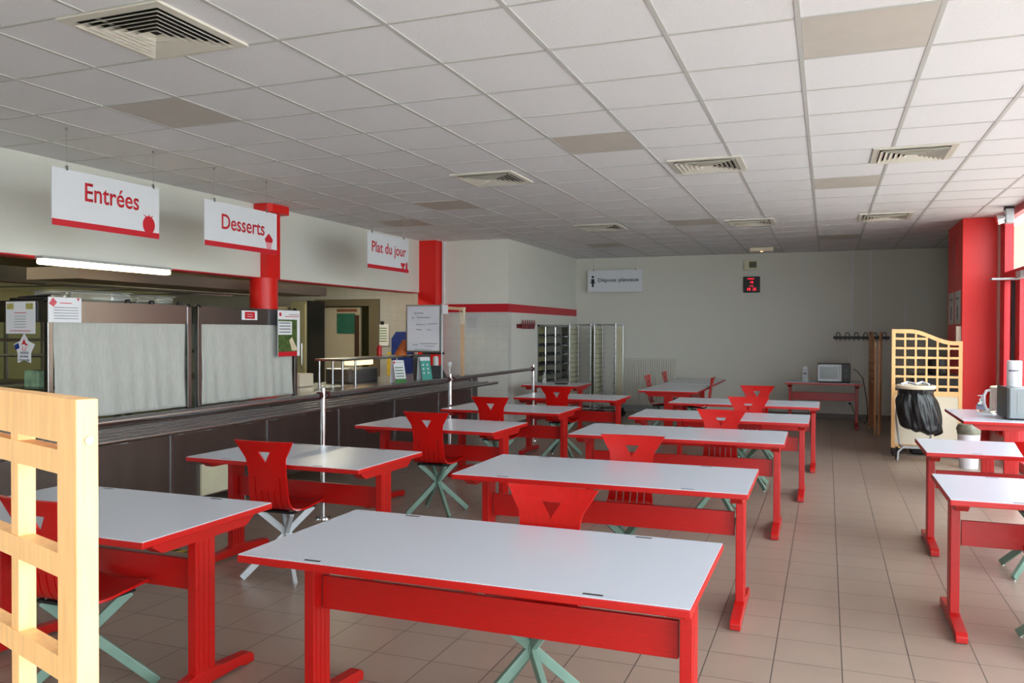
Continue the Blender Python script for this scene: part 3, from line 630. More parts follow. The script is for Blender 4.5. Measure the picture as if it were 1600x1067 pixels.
# ---------------------------------------------------------------- kitchen contents
hd = thing('extractor_hood', 'large dark stainless extractor hood hanging inside the kitchen', 'hood', (0, 0, 0))
b = B(); b.prism([(-9.6, 2.02), (-7.6, 2.02), (-7.6, 2.16), (-8.0, 2.42), (-9.2, 2.42), (-9.6, 2.16)], (0, 3.4, 0), X, Z, Y*6.4); obj('hood_canopy', b, STEELD, hd)
for k in range(6): b = B(); b.box(-9.3, -7.9, 3.7+k, 4.5+k, 2.005, 2.02); obj('grease_filter', b, STEEL, hd)
for k, (kx, ky) in enumerate(KLAMPS):  # bodies of the added kitchen lamps, hidden behind the fascia
    t = thing('kitchen_lamp', ['ceiling lamp of the kitchen over the near part of the hood', 'ceiling lamp of the kitchen over the far part of the hood', 'ceiling lamp of the kitchen nearest the steel door frame'][k], 'lamp', (kx, ky, 0), group='kitchen ceiling lamps')
    b = B(); b.box(-.09, .09, -.64, .64, 2.575, 2.619, bev=.006); obj('housing', b, SILV, t)
    b = B(); b.box(-.07, .07, -.6, .6, 2.53, 2.575, bev=.02); obj('cover', b, KTUBE, t)
fg = thing('steel_cabinet', 'tall narrow stainless steel cabinet in the kitchen left of the door', 'cabinet', (-8.56, 12.1, 0))
b = B(); b.box(-.16, .16, -.12, .38, .1, 2.02, bev=.01); obj('cabinet', b, mat('satin_fridge_steel', (178, 172, 140), .4, metal=.5, bump=.05, bscale=20, var=.08, stretch=(1, 1, .06)), fg)
b = B(); b.box(-.15, .15, -.14, -.12, .15, 1.98, bev=.004); obj('door', b, bpy.data.materials['satin_fridge_steel'], fg)
b = B(); b.tube([(.11, -.14, .9), (.11, -.18, .92), (.11, -.18, 1.3), (.11, -.14, 1.32)], .009, 8); obj('handle', b, CHROME, fg)
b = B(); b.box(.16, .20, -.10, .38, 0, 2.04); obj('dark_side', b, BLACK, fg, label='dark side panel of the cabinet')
b = B(); b.box(-9.6, -8.95, 12.2, 12.58, 0, 1.95, bev=.01); obj('cream_cupboard', b, CREAM, None, 'tall cream cupboard in the kitchen behind the display case', 'cupboard')
pr = thing('prep_shelving', 'dark steel shelving with cartons in the kitchen behind the near display case', 'shelving', (-8.2, 4.9, 0))
for z in (.5, .95, 1.4, 1.7): b = B(); b.box(-.3, .3, -1.2, 1.6, z, z+.03); obj('shelf', b, STEELD, pr)
for x in (-.28, .28):
    for y in (-1.18, 1.58): b = B(); b.box(x-.015, x+.015, y-.015, y+.015, 0, 1.75); obj('upright', b, STEEL, pr)
b = B(); b.box(-8.3, -8.0, 4.4, 4.9, .98, 1.2, bev=.01); obj('carton', b, CREAM, None, 'cream carton on the middle shelf inside the kitchen', 'carton')
b = B(); b.box(-5.42, -5.28, 4.28, 4.42, 1.108, 1.23, bev=.01); obj('green_carton', b, mat('green_white_carton', (176, 204, 170), .5, var=.3, bscale=18), None, 'green and white carton inside the nearer display case', 'carton')
gp = paper('green_notice', 'green notice sheet on the kitchen door leaf', 'notice', (-8.2, 12.625, 1.47), X, Z, .38, .36, GREENB, lines=[])
gp.location.y = -.001
pc = paper('door_papers', 'pale papers pinned on the kitchen door above the green notice', 'paper', (-8.2, 12.622, 1.86), X, Z, .42, .05, mat('brown_lintel', (120, 72, 52), .5, var=.05))
cb = thing('clipboard', 'white clipboard sheet with green print hanging on the kitchen tiles', 'clipboard', (-7.24, 12.585, 1.26))
b = B(); b.box(-.125, .125, -.012, .01, 0, .38, bev=.006); sb_ = obj('sheet_board', b, PAPER, cb)
for k in range(6): b = B(); b.box(-.09, .09, -.0135, -.012, .30-.045*k, .315-.045*k); obj('green_line', b, GREENP, sb_)
b = B(); b.box(-.03, .03, -.03, -.01, .37, .43, bev=.004); obj('clip', b, BLACK, cb)
b = B(); b.prism([(-.19, 0), (.22, 0), (.22, .62), (.12, .78), (-.1, .78), (-.19, .66)], (-6.86, 12.54, .73), X, Z, Y*.05); obj('blue_apron', b, BLUE, None, 'blue apron hanging on the kitchen wall behind the orange cups', 'apron', bevel=.015)
b = B(); b.box(-7.14, -7.06, 12.56, 12.59, .72, 1.15); obj('yellow_strip', b, YELLOW, None, 'narrow yellow cloth hanging left of the blue apron', 'cloth')
tube = thing('fluorescent_lamp', 'lit fluorescent lamp fixed along the edge under the fascia', 'lamp', (XF+.03, 5.6, 2.085))
b = B(); b.box(-.05, .05, -.71, .71, .022, .045, bev=.004); obj('housing', b, SILV, tube)
b = B(); b.box(-.045, .045, -.70, .70, -.025, .022, bev=.018); obj('cover', b, TUBE, tube, label='glowing white cover')

# red round column in the hatch with its square ceiling collar
rc = thing('red_column', 'round red column rising from the counter through the fascia', 'column', (-6.0, 7.74, 0))
b = B(); b.cyl((0, 0, CT+.001), (0, 0, 2.117), .155, 40); obj('lower_shaft', b, REDW, rc, smooth=True)
b = B(); b.box(-.045, .05, -.0, .235, 2.12, 2.86); obj('upper_shaft', b, REDW, rc)
b = B(); b.prism([(-.04, -.12), (.14, -.12), (.17, -.06), (.17, .24), (.13, .29), (-.04, .29)], (0, 0, 2.86), X, Y, Z*.09); obj('ceiling_collar', b, REDW, rc)

# ---------------------------------------------------------------- hanging signs
def wire_sign(name, label, x, y0, y1, z0, z1, word, box, wires, icon):
    s = thing(name, label, 'sign', (x, 0, 0), group='hanging signs over the counter')
    b = B(); b.box(-.004, .004, y0, y1, z0, z1); obj('board', b, SIGNW, s)
    b = B(); b.box(.0035, .0052, y0, y1, z0, z0+.045); obj('red_stripe', b, SIGNR, s, label='red stripe along the lower edge')
    obj('lettering', text_bm(word, box[2], box[3], (.004, box[0], box[1]), Y, Z, .0015, .012), SIGNR, s, label='red rounded lettering')
    for y in wires:
        b = B(); b.cyl((0, y, z1-.005), (0, y, ZC), .0012, 6); b.box(-.006, .006, y-.008, y+.008, z1-.01, z1+.025); b.cyl((0, y, ZC-.02), (0, y, ZC), .008, 8); obj('hanging_wire', b, STEEL, s)
    for ik, (nm, m, poly) in enumerate(icon):
        b = B(); b.prism(poly, (.004+.0006*ik, 0, 0), Y, Z, X*.0018); obj(nm, b, m, s)
ty, tz = 5.035, 2.255+.045
wire_sign('hanging_sign', 'white hanging sign reading Entrées in red with a tomato', -5.03, 4.187, 5.168, 2.255, 2.66, 'Entrées', (4.46, 2.455, .50, .135), (4.31, 5.11),
          [('tomato', SIGNR, circle(5.06, 2.355, .062, 22, .07)), ('stalk', SIGNR, [(5.0, 2.435), (5.05, 2.415), (5.06, 2.44), (5.07, 2.415), (5.11, 2.438), (5.075, 2.40), (5.045, 2.40)])])
wire_sign('hanging_sign', 'white hanging sign reading Desserts in red with a small cupcake', -5.03, 5.685, 6.684, 2.262, 2.66, 'Desserts', (5.90, 2.425, .595, .135), (5.81, 6.53),
          [('cupcake_top', SIGNR, [(6.51, 2.37), (6.50, 2.40), (6.53, 2.43), (6.56, 2.455), (6.59, 2.43), (6.62, 2.40), (6.61, 2.37)]), ('cupcake_base', mat('pink_print', (224, 150, 158), .5, var=.02), [(6.53, 2.305), (6.59, 2.305), (6.605, 2.37), (6.515, 2.37)])])
wire_sign('hanging_sign', 'white hanging sign reading Plat du jour in red with a steaming dish', -5.03, 8.385, 9.393, 2.265, 2.69, 'Plat du jour', (8.48, 2.42, .84, .17), (8.49, 9.27),
          [('bowl', SIGNR, [(9.18, 2.38), (9.30, 2.38), (9.28, 2.34), (9.25, 2.325), (9.27, 2.31), (9.21, 2.31), (9.23, 2.325), (9.20, 2.34)]), ('bottle', SIGNR, [(9.315, 2.31), (9.36, 2.31), (9.36, 2.37), (9.345, 2.40), (9.33, 2.40), (9.315, 2.37)])])
ds = thing('hanging_sign', 'white hanging sign reading Dépose plateaux in black before the back wall', 'sign', (0, 15.42, 0), group=None)
b = B(); b.box(-4.335, -3.27, -.004, .004, 2.28, 2.70); obj('board', b, SIGNW, ds)
obj('lettering', text_bm('Dépose plateaux', .80, .092, (-4.13, -.004, 2.455), X, Z, .0015, .012), SIGNK, ds, label='black rounded lettering')
b = B(); b.prism(circle(-4.235, 2.575, .024, 14), (0, -.004, 0), X, Z, -Y*.002); obj('figure_head', b, SIGNK, ds)
b = B(); b.prism([(-4.252, 2.38), (-4.218, 2.38), (-4.214, 2.45), (-4.18, 2.462), (-4.18, 2.474), (-4.205, 2.474), (-4.205, 2.535), (-4.265, 2.535), (-4.265, 2.474), (-4.29, 2.474), (-4.29, 2.462), (-4.256, 2.45)], (0, -.004, 0), X, Z, -Y*.002); obj('figure_body', b, SIGNK, ds)
for x in (-4.22, -3.40): b = B(); b.cyl((x, 0, 2.69), (x, 0, ZC), .0012, 6); b.box(x-.006, x+.006, -.006, .006, 2.69, 2.725); obj('hanging_wire', b, STEEL, ds)

# ---------------------------------------------------------------- ceiling fittings
def diffuser(x, y, label, s=.60):
    t = thing('air_diffuser', label, 'air vent', (x, y, ZC), group='square ceiling air diffusers')
    h = s/2; z0, z1 = -.012, .0
    b = B()
    for (x0, x1, y0, y1) in ((-h, h, -h, -h+.05), (-h, h, h-.05, h), (-h, -h+.05, -h+.05, h-.05), (h-.05, h, -h+.05, h-.05)): b.box(x0, x1, y0, y1, z0, z1)
    obj('rim', b, DIFF, t)
    b = B(); b.box(-h+.04, h-.04, -h+.04, h-.04, -.002, -.0008); obj('dark_throat', b, THROAT_SHADE, t, label='dark opening behind the blades')  # flat sheet, its near-black colour stands in for shade behind the blades
    for k in range(6):
        a = h-.055-k*.037; c = a-.030; b = B()
        A = [(-a, -a), (a, -a), (a, a), (-a, a)]; D = [(-c, -c), (c, -c), (c, c), (-c, c)]
        for q in range(4):
            p0, p1 = A[q], A[(q+1) % 4]; r0, r1 = D[q], D[(q+1) % 4]
            lo = [b.bm.verts.new((*p0, -.026)), b.bm.verts.new((*p1, -.026)), b.bm.verts.new((*r1, -.006)), b.bm.verts.new((*r0, -.006))]
            hi = [b.bm.verts.new((*p0, -.0235)), b.bm.verts.new((*p1, -.0235)), b.bm.verts.new((*r1, -.0035)), b.bm.verts.new((*r0, -.0035))]
            b.bm.faces.new(lo); b.bm.faces.new(hi[::-1])
            for m_ in range(4): b.bm.faces.new((lo[m_], hi[m_], hi[(m_+1) % 4], lo[(m_+1) % 4]))
        obj('blade_ring', b, DIFF, t)
    return t
D0 = diffuser(-3.01, 3.08, 'large square air diffuser at the top left, nearest of all')
def dd(x, y, lab): dup(D0, (x, y, ZC), 0, lab)
dd(-.96, 7.18, 'square air diffuser in the middle of the ceiling, nearest of the middle line')
dd(.63, 7.28, 'square air diffuser on the right near the windows, the nearer of the pair')
dd(-2.93, 7.12, 'square air diffuser above the left tables, second of its line')
dd(-.94, 11.1, 'square air diffuser in the middle line, near the back wall')
dd(.66, 11.1, 'square air diffuser on the right near the pillar, the farther of the pair')
dd(-2.9, 10.95, 'square air diffuser above the left tables, farthest of its line')
for k, (i, j, lab) in enumerate(((-7, 0, 'plain beige ceiling panel near the Entrées sign'), (0, 0, 'plain beige ceiling panel at the top right, nearest the camera'), (-3, 3, 'plain beige ceiling panel in the middle of the ceiling'),
        (0, 7, 'plain beige ceiling panel behind the right diffuser'), (-7, 7, 'plain beige ceiling panel above the left tables'), (-3, 11, 'plain beige ceiling panel beside the far middle diffuser'),
        (-9, 9, 'plain beige ceiling panel above the Plat du jour sign'), (-6, 15, 'plain beige ceiling panel near the Dépose plateaux sign'), (0, 15, 'plain beige ceiling panel closest to the back wall on the right'))):
    b = B(); x0, y0 = gx0+.6*i, gy0+.6*j; b.box(x0+.013, x0+.587, y0+.012, y0+.588, ZC-.003, ZC); obj('ceiling_panel', b, PANELG, None, lab, 'ceiling panel', 'plain beige ceiling panels')
em = thing('emergency_light', 'white emergency light on the ceiling near the back wall with an amber glow', 'lamp', (-1.04, 14.55, ZC))
b = B(); b.box(-.19, .19, -.06, .06, -.065, 0, bev=.012); obj('body', b, CREAM, em)
b = B(); b.lathe([(0, -.072), (.02, -.07), (.03, -.063), (0, -.06)], (.0, -.02, 0), 14); obj('amber_lamp', b, mat('amber_glow', (255, 170, 110), .4, emit=2.5, var=.01), em, label='small amber glowing lamp')

# ---------------------------------------------------------------- back wall
clk = thing('led_clock', 'black wall clock with red LED day, date and time on the back wall', 'clock', (-1.285, YB, 2.385))
b = B(); b.box(-.145, .145, -.05, 0, -.145, .145, bev=.004); obj('case', b, BLACK, clk)
for s_, w_, h_, x_, z_ in (('MARDI', .11, .024, -.07, .093), ('18', .05, .042, -.022, .020), ('MAI', .06, .018, -.03, -.035), ('10', .055, .05, -.075, -.110), ('25', .06, .05, .02, -.110)):
    obj('led_digits', text_bm(s_, w_, h_, (x_, -.05, z_), X, Z, .001), LED, clk, label='red LED characters')
th = thing('wall_speaker', 'small beige box with a dark grille above the LED clock', 'speaker', (-1.30, YB, 2.74))
b = B(); b.box(-.12, .11, -.06, 0, -.085, .085, bev=.006); obj('housing', b, BEIGEP, th)
b = B(); b.box(-.03, .10, -.063, -.06, -.05, .06); obj('grille', b, mat('olive_grille', (84, 84, 62), .6, var=.2, bscale=80), th)
rd = thing('radiator', 'tall cream panel radiator on the back wall beside the trolleys', 'radiator', (0, 0, 0))
b = B(); b.box(-3.76, -2.66, YB-.10, YB-.04, .12, 1.0)
n = 26
for k in range(n):
    x = -3.75+1.08*k/(n-1); b.box(x-.015, x+.015, YB-.120, YB-.10, .15, .97, bev=.005)
obj('panel', b, RADI, rd)
b = B(); b.box(-3.77, -2.65, YB-.125, YB-.02, .99, 1.01); obj('top_cover', b, RADI, rd)
b = B(); b.box(-3.76, -2.66, YB-.09, YB-.013, .0, .12); obj('lower_rail', b, mat('grey_pipe_box', (150, 150, 150), .5, var=.03), rd)
cr_ = thing('coat_rack', 'black coat rack bar with arched hooks on the back wall', 'coat rack', (0, 0, 0))
b = B(); b.box(.11, 1.02, YB-.03, YB, 1.40, 1.45, bev=.004); obj('bar', b, BLACK, cr_)
for k in range(6):
    x = .19+k*.148; b = B(); b.tube([(x-.032, YB-.045, 1.37), (x-.032, YB-.045, 1.48)]+[(x-.032*math.cos(a), YB-.05, 1.48+.035*math.sin(a)) for a in [math.pi*q/8 for q in range(1, 8)]]+[(x+.032, YB-.045, 1.48), (x+.032, YB-.045, 1.37)], .007, 8); obj('hook', b, mat('dark_brown_hook', (44, 26, 26), .4, var=.03) if k == 0 else bpy.data.materials['dark_brown_hook'], cr_, smooth=True)
cw = thing('coat_rack', 'dark red coat rack with close-set hooks on the side wall under the red band', 'coat rack', (0, 0, 0))
b = B(); b.box(XB, XB+.03, 12.25, 13.05, 1.57, 1.64, bev=.01); obj('bar', b, mat('dark_red_bar', (110, 18, 28), .45, var=.03), cw)
for k in range(6):
    y = 12.42+k*.11; b = B(); b.tube([(XB+.035, y-.02, 1.56), (XB+.05, y-.025, 1.63), (XB+.05, y, 1.70), (XB+.05, y+.025, 1.63), (XB+.035, y+.02, 1.56)], .009, 8); obj('hook', b, bpy.data.materials['dark_red_bar'], cw, smooth=True)
for (x, z0, lab) in ((.415, 1.47, 'left of the two white cable ducts coming down the back wall'), (.715, 1.47, 'right of the two white cable ducts coming down the back wall')):
    b = B(); b.box(x-.009, x+.009, YB-.012, YB, z0, ZC); obj('cable_duct', b, PAPER, None, lab, 'cable duct', 'cable ducts')
b = B(); pts = [(.41+.006*math.sin(k*1.3), YB-.012, 1.45-.05*k) for k in range(15)]; b.tube(pts, .004, 6); obj('dangling_cord', b, PAPER, None, 'thin white cord hanging below the left cable duct', 'cord')
b = B(); b.box(1.255, 1.27, YB-.008, YB, 1.62, 2.12); obj('cable_duct', b, PAPER, None, 'short white cable duct above the lattice screen', 'cable duct', 'cable ducts')
b = B(); b.box(-5.735, -5.70, YA-.03, YA, 1.9, ZC); obj('cable_duct', b, PAPER, None, 'white cable duct beside the red wall end up to the ceiling', 'cable duct', 'cable ducts')
pl = thing('wall_socket', 'wall socket with black plug low on the back wall', 'socket', (.385, YB, .27))
b = B(); b.box(-.04, .04, -.012, 0, -.04, .04, bev=.003); obj('plate', b, PAPER, pl); b = B(); b.cyl((0, -.012, 0), (0, -.05, 0), .022, 14); obj('plug', b, BLACK, pl)
b = B(); b.tube([(.40, YB-.05, .27), (.46, YB-.25, .12), (.55, YB-.6, .02), (.60, 14.8, .012), (.62, 14.6, .05), (.63, 14.5, .25), (.60, 14.45, .5), (.55, 14.4, .78), (.46, 14.35, .9), (.41, 14.32, .93)], .006, 8); obj('power_cable', b, BLACK, None, 'black power cable looping from the microwave to the wall socket', 'cable', smooth=True)
paper('wall_sheet', 'plain printed sheet on the tiled wall below the red band', 'paper', (-5.345, YA-.001, 1.475), X, Z, .235, .31, mat('faded_sheet', (192, 194, 196), .7, var=.02), lines=[('ink_line', GREYINK, rct(.15, .8-.09*k, .8, .815-.09*k)) for k in range(6)])

# tray hatch in the side wall
hr_ = thing('tray_rack', 'wall recess rack holding black trays behind the trolleys', 'rack', (0, 0, 0))
b = B(); b.box(XB-.42, XB-.40, 13.1, 15.2, .5, 1.75); obj('backing', b, YEL, hr_)
b = B()
for (y0, y1, z0, z1) in ((13.27, 15.03, 1.60, 1.64), (13.27, 15.03, .60, .64), (13.27, 13.31, .6, 1.64), (14.99, 15.03, .6, 1.64)): b.box(XB-.1, XB+.012, y0, y1, z0, z1)
obj('frame', b, STEEL, hr_)
for y in (13.88, 14.45): b = B(); b.cyl((XB-.06, y, .64), (XB-.06, y, 1.60), .016, 12); obj('upright', b, CHROME, hr_, smooth=True)
for k in range(5): b = B(); b.box(XB-.38, XB-.02, 13.31, 14.99, .74+.17*k, .755+.17*k); obj('shelf', b, STEEL, hr_)
for k in range(5):
    for q, y in enumerate((13.75, 14.2, 14.65)):
        b = B(); b.box(XB-.37, XB-.085, y-.2, y+.2, .757+.17*k, .79+.17*k, bev=.012)
        obj('tray', b, BLACK, None, ['black tray on the wall rack, near column', 'black tray on the wall rack, middle column', 'black tray on the wall rack, far column'][q]+', '+['bottom', 'second', 'third', 'fourth', 'top'][k]+' shelf', 'tray', 'black trays in the wall rack')

# tray trolleys
def trolley(x0, x1, y0, label):
    t = thing('tray_trolley', label, 'trolley', ((x0+x1)/2, y0+.28, 0), group='chrome tray trolleys')
    w = (x1-x0)/2; d = .28
    for sx in (-1, 1):
        for sy in (-1, 1):
            b = B(); b.cyl((sx*w, sy*d, .14), (sx*w, sy*d, 1.66), .0125, 14); obj('upright', b, STEEL, t, smooth=True)
            b = B(); b.cyl((sx*w, sy*d-.012, .055), (sx*w, sy*d+.012, .055), .055, 18); b.box(sx*w-.02, sx*w+.02, sy*d-.02, sy*d+.02, .10, .15); obj('castor', b, BLACK, t)
        b = B(); b.box(sx*w-.003, sx*w+.003, -d+.02, d-.02, .25, 1.60); obj('side_panel', b, BEIGEP, t)
        for k in range(16):
            z = .28+k*.085; b = B(); b.box(sx*w-sx*.045, sx*w, -d, d, z, z+.006); obj('runner', b, STEEL, t)
            b = B(); b.lathe([(0, -.006), (.008, 0), (0, .006)], (sx*w+.004*sx, -d-.01, z+.02), 8); obj('rivet', b, CHROME, t)
    for z in (.16, 1.64):
        b = B()
        for sy in (-1, 1): b.cyl((-w, sy*d, z), (w, sy*d, z), .010, 10)
        for sx in (-1, 1): b.cyl((sx*w, -d, z), (sx*w, d, z), .010, 10)
        obj('ring_frame', b, CHROME, t, smooth=True)
trolley(-4.27, -3.88, 14.0, 'left chrome tray trolley beside the wall rack')
trolley(-3.80, -3.42, 13.95, 'right chrome tray trolley beside the radiator')

# bits on the small square table
b = B(); b.lathe([(0, 0), (.03, 0), (.033, .03), (.033, .10), (.012, .14), (.012, .165), (0, .165)], (-4.08, 12.05, .7196), 16); obj('clear_bottle', b, GLASSY, None, 'small clear bottle on the square table by the tray hatch', 'bottle', smooth=True)
b = B(); b.box(-3.86, -3.68, 11.9, 12.0, .7196, .735, bev=.004); obj('cutlery_piece', b, BLACK, None, 'flat dark utensil lying on the square table by the hatch', 'utensil')

# ---------------------------------------------------------------- lattice screens
def lattice(label, loc, rz, ncol, px_, pz_, fw, th, zlow, zhigh, solid, m=WOOD, castors=True, base=None, gap0=None, a0=.12, a1=.62):
    """screen in its local x/z plane, low end at x=0 and rising towards -x, thickness along +y"""
    t = thing('lattice_screen', label, 'screen', loc, rz, 'wooden lattice screens')
    W = 2*fw+ncol*px_-.022; vb = .022
    def top(u): s_ = max(0, min(1, (u-a0)/a1)); return zlow+(zhigh-zlow)*(s_*s_*(3-2*s_))
    for u0, nm in ((0, 'end_post'), (W-fw, 'end_post')):
        b = B(); b.box(-u0-fw, -u0, 0, th, .09 if castors else 0, top((u0+fw/2)/W)-.0, bev=.002); obj(nm, b, m, t)
    N = 24; poly = [(-(fw+(W-2*fw)*k/N), top((fw+(W-2*fw)*k/N)/W)) for k in range(N+1)]
    low = [(x, z-(.05 if 1 else 0)) for x, z in poly]
    b = B(); b.prism(poly+low[::-1], (0, .001, 0), X, Z, Y*(th-.002)); obj('arched_top_rail', b, m, t)
    zb = zlow-.056-.008
    for c in range(ncol-1):
        u = fw+px_*(c+1)-vb; b = B(); b.box(-u-vb, -u, .003, th-.001, solid, top((u+vb/2)/W)-.045); obj('vertical_bar', b, m, t)
    z0 = zlow-.0785 if gap0 is None else gap0
    k = -2; 
    while True:
        zz = z0-pz_*k
        if zz < solid+.03: break
        us = [fw+(W-2*fw)*q/60 for q in range(61)]; ok = [u for u in us if top(u/W)-.05 > zz]
        if len(ok) > 4:
            b = B(); b.box(-max(ok), -min(ok), .0015, th-.003, zz-.030*(.9), zz); obj('horizontal_bar', b, m, t)
        k += 1
    b = B(); b.box(-W+fw, -fw, 0, th, solid-.06, solid+.0); obj('middle_rail', b, m, t)
    b = B(); b.box(-W+fw, -fw, .006, th-.006, .14, solid-.06); obj('lower_panel', b, CREAM if base is None else base, t, label='plain lower panel')
    b = B(); b.box(-W+fw, -fw, 0, th, .09, .14); obj('bottom_rail', b, m, t)
    for z in (zlow-.10,):
        b = B(); b.lathe([(0, .001), (.003, .0012), (.0034, .002), (.0045, .002), (.005, 0), (0, 0)], (0, 0, 0), 18)
        o = obj('screw_cover', b, STEEL, t, label='small round metal screw cover'); o.location = (.0005, th*.55, zlow-.045); o.rotation_euler = (0, math.radians(90), 0)
    if castors:
        for u in (fw*.5, W-fw*.5):
            for s_ in (-1, 1):
                b = B(); b.cyl((-u-.012, th/2+s_*.09, .03), (-u+.012, th/2+s_*.09, .03), .03, 16); obj('castor', b, BLACK, t)
            b = B(); b.box(-u-.015, -u+.015, th/2-.11, th/2+.11, .06, .09); obj('foot_bar', b, BLACK, t)
    return t
dlx, dly = -.949, .316
rzp = math.atan2(-dly, -dlx)   # local -x runs along the panel direction
rzp = math.atan2(dly, dlx)-math.pi
lattice('big light wooden lattice screen at the left edge, very close to the camera', (-.752, .655, 0), rzp, 6, .1405, .1157, .0500, .0236, 1.447, 1.60, .78, gap0=1.3883, a0=.36, a1=.5)
lattice('light wooden lattice screen with cream foot standing before the red pillar', (1.535, 11.20, 0), 0, 6, .1195, .1165, .042, .03, 1.415, 1.56, .80, gap0=1.415-.075)
lattice('folded brown wooden screen seen edge on near the back wall, left one', (.660, 13.24, 0), math.radians(-87.0), 6, .12, .116, .05, .028, 1.38, 1.53, .78, WOODD, castors=False, base=WOODD)
lattice('folded brown wooden screen seen edge on near the back wall, right one', (.712, 13.26, 0), math.radians(-95.0), 6, .12, .116, .05, .028, 1.38, 1.53, .78, WOODD, castors=False, base=WOODD)
# black things behind the lattice
b = B(); b.box(.99, 1.52, 11.34, 11.60, .0, 1.0, bev=.02); obj('black_bin', b, BLACK, None, 'large black bin standing behind the lattice screen', 'bin')
b = B(); b.lathe([(0, 0), (.11, 0), (.125, .04), (.12, .18), (.08, .22), (0, .23)], (1.30, 11.47, 1.001), 24); obj('black_basin', b, BLACK, None, 'black rounded container on top of the bin behind the lattice', 'container', smooth=True)

# ---------------------------------------------------------------- bin bag stand
bs = thing('bin_stand', 'wheeled bin stand with a hanging black bag before the lattice', 'bin', (.985, 10.72, 0))
b = B(); b.lathe([(.17, .93), (.205, .93), (.215, .945), (.215, .965), (.20, .975), (.17, .975), (.165, .955), (.17, .93)], (0, 0, -.07), 36); obj('lid_ring', b, CREAM, bs, smooth=True, label='cream ring lid')
b = B(); b.tube([(-.16, .0, .905), (-.08, .05, .93), (0, -.02, .915), (.07, .06, .935), (.14, .0, .91)], .016, 6); obj('bag_rim', b, PAPER, bs, label='whitish folded bag rim')
b = B(); nz_, na = 34, 120; g = []
for j in range(nz_+1):
    v = j/nz_; row = []
    for i in range(na):
        a = 2*math.pi*i/na; r = .196-.030*math.exp(-((v-.16)/.09)**2)+.030*math.sin(min(v, .8)*2.6)
        f = .010*math.sin(a*8+1.5*math.sin(v*4))+.007*math.sin(a*15+3*v+2*math.sin(a*2))+.004*math.sin(a*26-v*7)
        if v < .12: f = .006*math.sin(a*11+30*v)+.004*math.sin(a*23)
        r += f*min(1, .3+v*2); r *= 1+.10*math.cos(a+.2)*v
        if v > .9: r *= 1-.35*((v-.9)/.1)**2
        row.append(b.bm.verts.new((r*math.cos(a)+.05*v*v, .9*r*math.sin(a), .875-.52*v-.035*v*math.cos(a)+.012*v*math.sin(a*7))))
    g.append(row)
for j in range(nz_):
    for i in range(na): b.bm.faces.new((g[j][i], g[j+1][i], g[j+1][(i+1) % na], g[j][(i+1) % na]))
b.bm.faces.new(g[-1][::-1]); obj('bin_bag', b, BAG, bs, smooth=True)
b = B()
b.tube([(-.20, -.10, .02), (-.19, -.10, .12), (-.14, -.08, .17), (.12, -.08, .17), (.17, -.10, .12), (.18, -.10, .02)], .012, 8)
obj('tube_foot', b, SILV, bs, smooth=True)
b = B(); b.tube([(-.16, .12, .17), (-.2, .17, .5), (-.17, .12, .87)], .011, 8); b.tube([(.16, .12, .17), (.2, .17, .5), (.17, .12, .87)], .011, 8); b.tube([(-.16, .12, .17), (.16, .12, .17)], .011, 8); b.tube([(-.14, -.08, .17), (-.16, .12, .17)], .011, 8); b.tube([(.12, -.08, .17), (.16, .12, .17)], .011, 8)
obj('back_frame', b, SILV, bs, smooth=True)
for x in (-.19, .19): b = B(); b.cyl((x-.015, .13, .075), (x+.015, .13, .075), .075, 24); obj('wheel', b, BLACK, bs, smooth=True)
b = B(); b.box(-.14, .14, -.07, .11, .165, .18); obj('bag_tray', b, CREAM, bs)
wbin = thing('waste_bin', 'white waste bin with a liner under the microwave table', 'bin', (1.50, 10.45, 0))
b = B(); b.lathe([(0, 0), (.095, 0), (.115, .40), (.11, .40), (.09, .01), (0, .01)], (0, 0, 0), 28); obj('bucket', b, PAPER, wbin, smooth=True)
b = B(); b.lathe([(.117, .38), (.119, .40), (.13, .44), (.11, .49), (.07, .51), (.06, .49), (.10, .42)], (0, 0, 0), 20); obj('liner', b, mat('grey_bag_film', (120, 120, 104), .3, var=.3, bscale=16), wbin, smooth=True, label='crumpled grey bag liner')

# ---------------------------------------------------------------- microwaves and table-top things
TZ = .7197
def microwave(name, label, loc, rz, w, d, h, body, face):
    t = thing(name, label, 'microwave', loc, rz)
    b = B(); b.box(-w/2, w/2, -d/2, d/2, .012, h, bev=.008); obj('case', b, body, t)
    b = B(); b.box(-w/2+.005, w/2-.13, -d/2-.022, -d/2, .02, h-.008, bev=.005); door_ = obj('door', b, face, t)
    b = B(); b.box(-w/2+.04, w/2-.19, -d/2-.024, -d/2-.021, .06, h-.05, bev=.002); obj('door_window', b, mat('grey_mesh_glass', (110, 116, 114), .2, var=.04, bscale=90) if 'grey_mesh_glass' not in bpy.data.materials else bpy.data.materials['grey_mesh_glass'], door_)
    b = B(); b.box(w/2-.165, w/2-.145, -d/2-.045, -d/2-.022, .04, h-.03, bev=.004); obj('door_handle', b, SILV, door_)
    b = B(); b.box(w/2-.125, w/2-.003, -d/2-.018, -d/2, .02, h-.008, bev=.003); cp_ = obj('control_panel', b, BLACK, t)
    for z in (h*.68, h*.36): b = B(); b.cyl((w/2-.064, -d/2-.018, z), (w/2-.064, -d/2-.036, z), .022, 18); obj('knob', b, mat('dark_knob', (60, 60, 62), .4, var=.02) if 'dark_knob' not in bpy.data.materials else bpy.data.materials['dark_knob'], cp_)
    for x in (-w/2+.04, w/2-.04):
        for y in (-d/2+.04, d/2-.04): b = B(); b.cyl((x, y, 0), (x, y, .012), .014, 10); obj('foot', b, BLACK, t)
microwave('microwave_oven', 'small silver fronted microwave on the table against the back wall', (.11, 14.13, TZ), 0, .49, .34, .30, BLACK, SILV)
